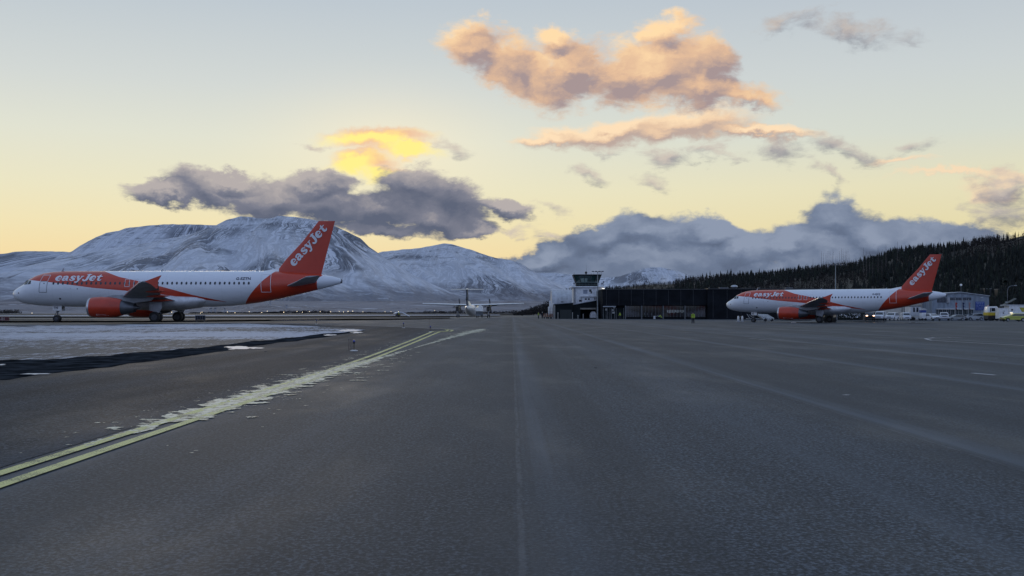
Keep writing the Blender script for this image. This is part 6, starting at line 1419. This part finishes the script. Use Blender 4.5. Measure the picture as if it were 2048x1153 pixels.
# ------------------------------------------------------------------ small things on the airfield
d = 232; p_ = gp(803, 637); e = empty('glider', (X(803, d), d, on_ground(X(803, d), d)), R(0), 'low white and yellow-green light aircraft resting on the far taxiway', 'light aircraft')
sc_ = d/F
g = MB(); g.loft([[(x_*sc_, w_*math.cos(a), z_*sc_+h_*math.sin(a)*sc_) for a in [2*math.pi*k/14 for k in range(14)]] for x_, z_, h_, w_ in ((-16.5, 6.6, .3, .06), (-13, 6.8, 1.6, .35), (-9, 6.6, 2.9, .5), (-5, 6.6, 2.8, .5), (-1, 7.4, 1.8, .4), (2, 8.0, 1.0, .25))]); gb = g.build('fuselage', WCAR, e, smooth=True)
g = MB(); g.sphere((-7.5*sc_, -.28, 6.6*sc_), .36, 12, 8, (.9, .9, .6)); g.build('canopy', CARGLASS, gb, smooth=True)
g = MB(); g.loft([[(x_*sc_, .56*math.cos(a), 6.4*sc_+h_*math.sin(a)*sc_) for a in [2*math.pi*k/14 for k in range(14)]] for x_, h_ in ((-6.2, 3.3), (-3.4, 3.0))]); g.build('yellow_band', LIME, gb, smooth=True)
g = MB(); pr = [(-5, 8.9), (-1, 10.0), (4, 9.2), (9, 6.4), (14, 3.0), (17, 1.8), (17, .4), (13, 1.2), (8, 4.6), (3, 7.2), (-1, 8.2), (-5, 8.0)]; g.prism([(a*sc_, b*sc_) for a, b in pr], -.9, -.5); g.build('drooping_wing', WCAR, e, bevel=.04)
g = MB(); g.lathe((-6*sc_, -.1, .18), (0, 1, 0), [(0, .06), (0, .18), (.14, .18), (.14, .06)], 12, True, True); g.box(-12*sc_, -2*sc_, -.2, .2, .15, 4.2*sc_); g.build('undercarriage', DARK, e)
# guidance signs
def signbox(px0, px1, py0, py1, d, face, label, txt=None, ribs=0):
    x0_, x1_ = X(px0, d), X(px1, d); e = empty('guidance_sign', ((x0_+x1_)/2, d, 0), 0, label, 'airfield sign'); w_ = (x1_-x0_)/2; z0_, z1_ = Z(py1, d), Z(py0, d)
    g = MB(); g.box(-w_, w_, 0, .25, z0_+.12, z1_); bx = g.build('panel', face, e, bevel=.02)
    for sx in (-1, 1): g = MB(); g.box(sx*w_*.8-.04, sx*w_*.8+.04, .05, .2, z0_-.2, z0_+.12); g.build('foot', DSTEEL, e)
    if txt: flat_text('sign_letters', txt, (z1_-z0_)*.78, lambda x, y, l: (-w_*.62+x, -.012, z0_+.22+y), mat('sign_cream', (.42, .38, .36), .6), bx, bold=.01)
    if ribs:
        g = MB(); [g.box(-w_+2*w_*k/ribs-.03, -w_+2*w_*k/ribs+.03, -.05, -.004, z0_+.05, z1_+.02) for k in range(ribs+1)]; g.box(-w_, w_, -.04, -.005, z1_-.05, z1_+.01); g.build('ribs', mat('rib_blue', (.10, .12, .17), .5), bx)
signbox(-14, 17, 634.2, 644.3, 138, mat('sign_dark_red', (.10, .02, .025), .6), 'dark red airfield sign with pale characters at the left edge', '19-01')
signbox(391, 410, 631.5, 642, 142, mat('sign_dark', (.012, .015, .02), .5), 'dark ribbed airfield sign right of the left-hand airliner wheels', ribs=4)
# taxiway edge lights
def edge_light(px, py, h, label, blue=True, rods=0):
    v = gp(px, py); e = empty('edge_light', v+Vector((0, 0, .02)), 0, label, 'edge light', 'taxiway edge lights on posts')
    r_ = .17 if rods else .14
    g = MB(); g.lathe((0, 0, .0), (0, 0, 1), [(0, r_), (.03, r_*.95), (.05, r_*.4)], 18, True, True); g.build('base_plate', mat('plate_white', (.5, .5, .5), .6), e, smooth=True)
    g = MB(); g.tube((0, 0, .03), (0, 0, h*.72), .022, .018); g.build('stem', mat('stem_brown', (.06, .05, .03), .6), e)
    g = MB(); g.lathe((0, 0, h*.70), (0, 0, 1), [(0, .03), (.02, .045), (.07, .05)], 14, True, True); hd = g.build('holder', DARK, e, smooth=True)
    g = MB(); g.sphere((0, 0, h*.70+.10), .052, 14, 8, (1, 1, 1.15)); g.build('lens', mat('blue_lens', (.04, .05, .30), .12, spec=.8, coat=.5), hd, smooth=True)
edge_light(708, 703.5, .44, 'blue taxiway edge light with white base, nearest of the edge lights', rods=1)
edge_light(861, 665.3, .42, 'edge light just left of where the double yellow line bends')
edge_light(807, 657.2, .42, 'edge light standing at the white edge line')
edge_light(633, 649.5, .40, 'small distant edge light behind the frosted verge')
for px, py, h in ((697.5, 702, .50), (700.5, 702.5, .50), (704, 702, .50), (858.5, 664.8, 1.0)):
    v = gp(px, py); e = empty('marker_rod', v, 0, 'thin brown rod beside the nearest blue edge light' if px < 800 else 'thin tall rod left of the edge light at the bend', 'rod', 'thin marker rods beside edge lights' if px < 800 else None)
    g = MB(); g.tube((0, 0, 0), (0, 0, h), .010, n=6); g.build('rod', mat('rod_brown', (.12, .09, .09), .7), e)
for px, py, lab in ((531, 705, 'small flat dark stone on the shoulder below the frosted verge'), (607, 713, 'tiny dark stone between the verge and the snow covered lines'), (1191, 737.5, 'single tiny dark stone on the open apron right of the seam')):
    v = gp(px, py); g = MB(); g.sphere((0, 0, .02), .05 if px < 600 else .03, 8, 6, (1.6, 1, .6)); o = g.build('stone', DARK, loc=v, smooth=True); tag(o, lab, 'stone')
# far runway lamps, lit
LAMP = mat('runway_lamp_lit', (1, .9, .7), .4, emit=(1, .80, .52), estr=3); LAMPR = mat('runway_lamp_red', (1, .4, .4), .4, emit=(1, .35, .4), estr=3)
first = {}
for k, (px, py, s_) in enumerate(((64, 626.6, .9), (180, 625.6, 1.2), (343.5, 624.8, 1.1), (401, 626.6, .9), (404, 624.8, .9), (455, 624.3, .9), (470, 626, 1.0), (498.5, 623.6, .9), (523.5, 625.8, .9), (534.5, 623, .7), (567.5, 625, 1.5), (594, 623.4, .8), (605, 624.8, .8), (618.7, 623.6, .9), (640.5, 623.7, .7), (661, 624, .9), (678.5, 623.2, .7), (687, 624.4, .8), (696, 623.2, 1.2), (705.5, 622.8, 1.3), (726, 624, .6), (770, 623.8, .6), (782, 623.6, .6), (797, 623.8, .6), (920, 622, .5), (869, 621.6, .5))):
    d = 520+30*math.sin(k*2.1); x = X(px, d); z = Z(py, d); kk = 'r' if k == 1 else 'w'
    if kk not in first:
        e = empty('runway_lamp', (0, 0, 0)); g = MB(); g.sphere((0, 0, 0), .13, 10, 6); g.build('lamp', LAMPR if kk == 'r' else LAMP, e, smooth=True)
        g = MB(); g.tube((0, .1, -2.6), (0, .1, -.1), .05, n=6); g.build('post', DSTEEL, e); first[kk] = e
    else: e = copy_tree(first[kk])
    e.location = (x, d, z); e.scale = (s_, s_, 1)
    if kk == 'r': tag(e, 'single reddish-white runway lamp just left of the orange engine', 'runway lamp', 'lit runway lamps')
    else: tag(e, 'tiny warm white lamp glowing along the distant runway', 'runway lamp', 'lit runway lamps')
# far farmhouses
for k, (px, py, w_, h_) in enumerate(((421, 617.5, 4, 3), (430, 618, 4, 3), (449, 618.5, 3.5, 2.6), (573, 611, 4, 1.6), (540, 603, 3, 1.5), (238, 608, 3, 1.6), (52, 598, 5, 1.4))):
    d = 1420 if py > 615 else 2300; x = X(px, d); z = Z(py, d); s2 = d/F; e = empty('farmhouse', (x, d, z-h_*s2), rnd.uniform(-.5, .5), 'tiny pale farmhouse '+('behind the dark ribbed sign, leftmost of three', 'behind the runway lamps, middle of three', 'behind the runway lamps, rightmost of three', 'just right under the orange tail of the airliner', 'higher on the moor under the airliner tail', 'seen between airliner belly and engine', 'on the slope under the airliner nose')[k], 'farmhouse', 'tiny pale farmhouses below the mountains')
    g = MB(); g.box(-w_*s2/2, w_*s2/2, 0, w_*s2*.7, -6, h_*s2); g.build('wall', mat('farm_wall', (.38, .38, .40), .8), e)
    g = MB(); g.prism([(-w_*s2*.55, h_*s2), (w_*s2*.55, h_*s2), (w_*s2*.3, h_*s2*1.5), (-w_*s2*.3, h_*s2*1.5)], -.3, w_*s2*.75); g.build('roof', mat('farm_roof', (.12, .12, .14), .7), e)
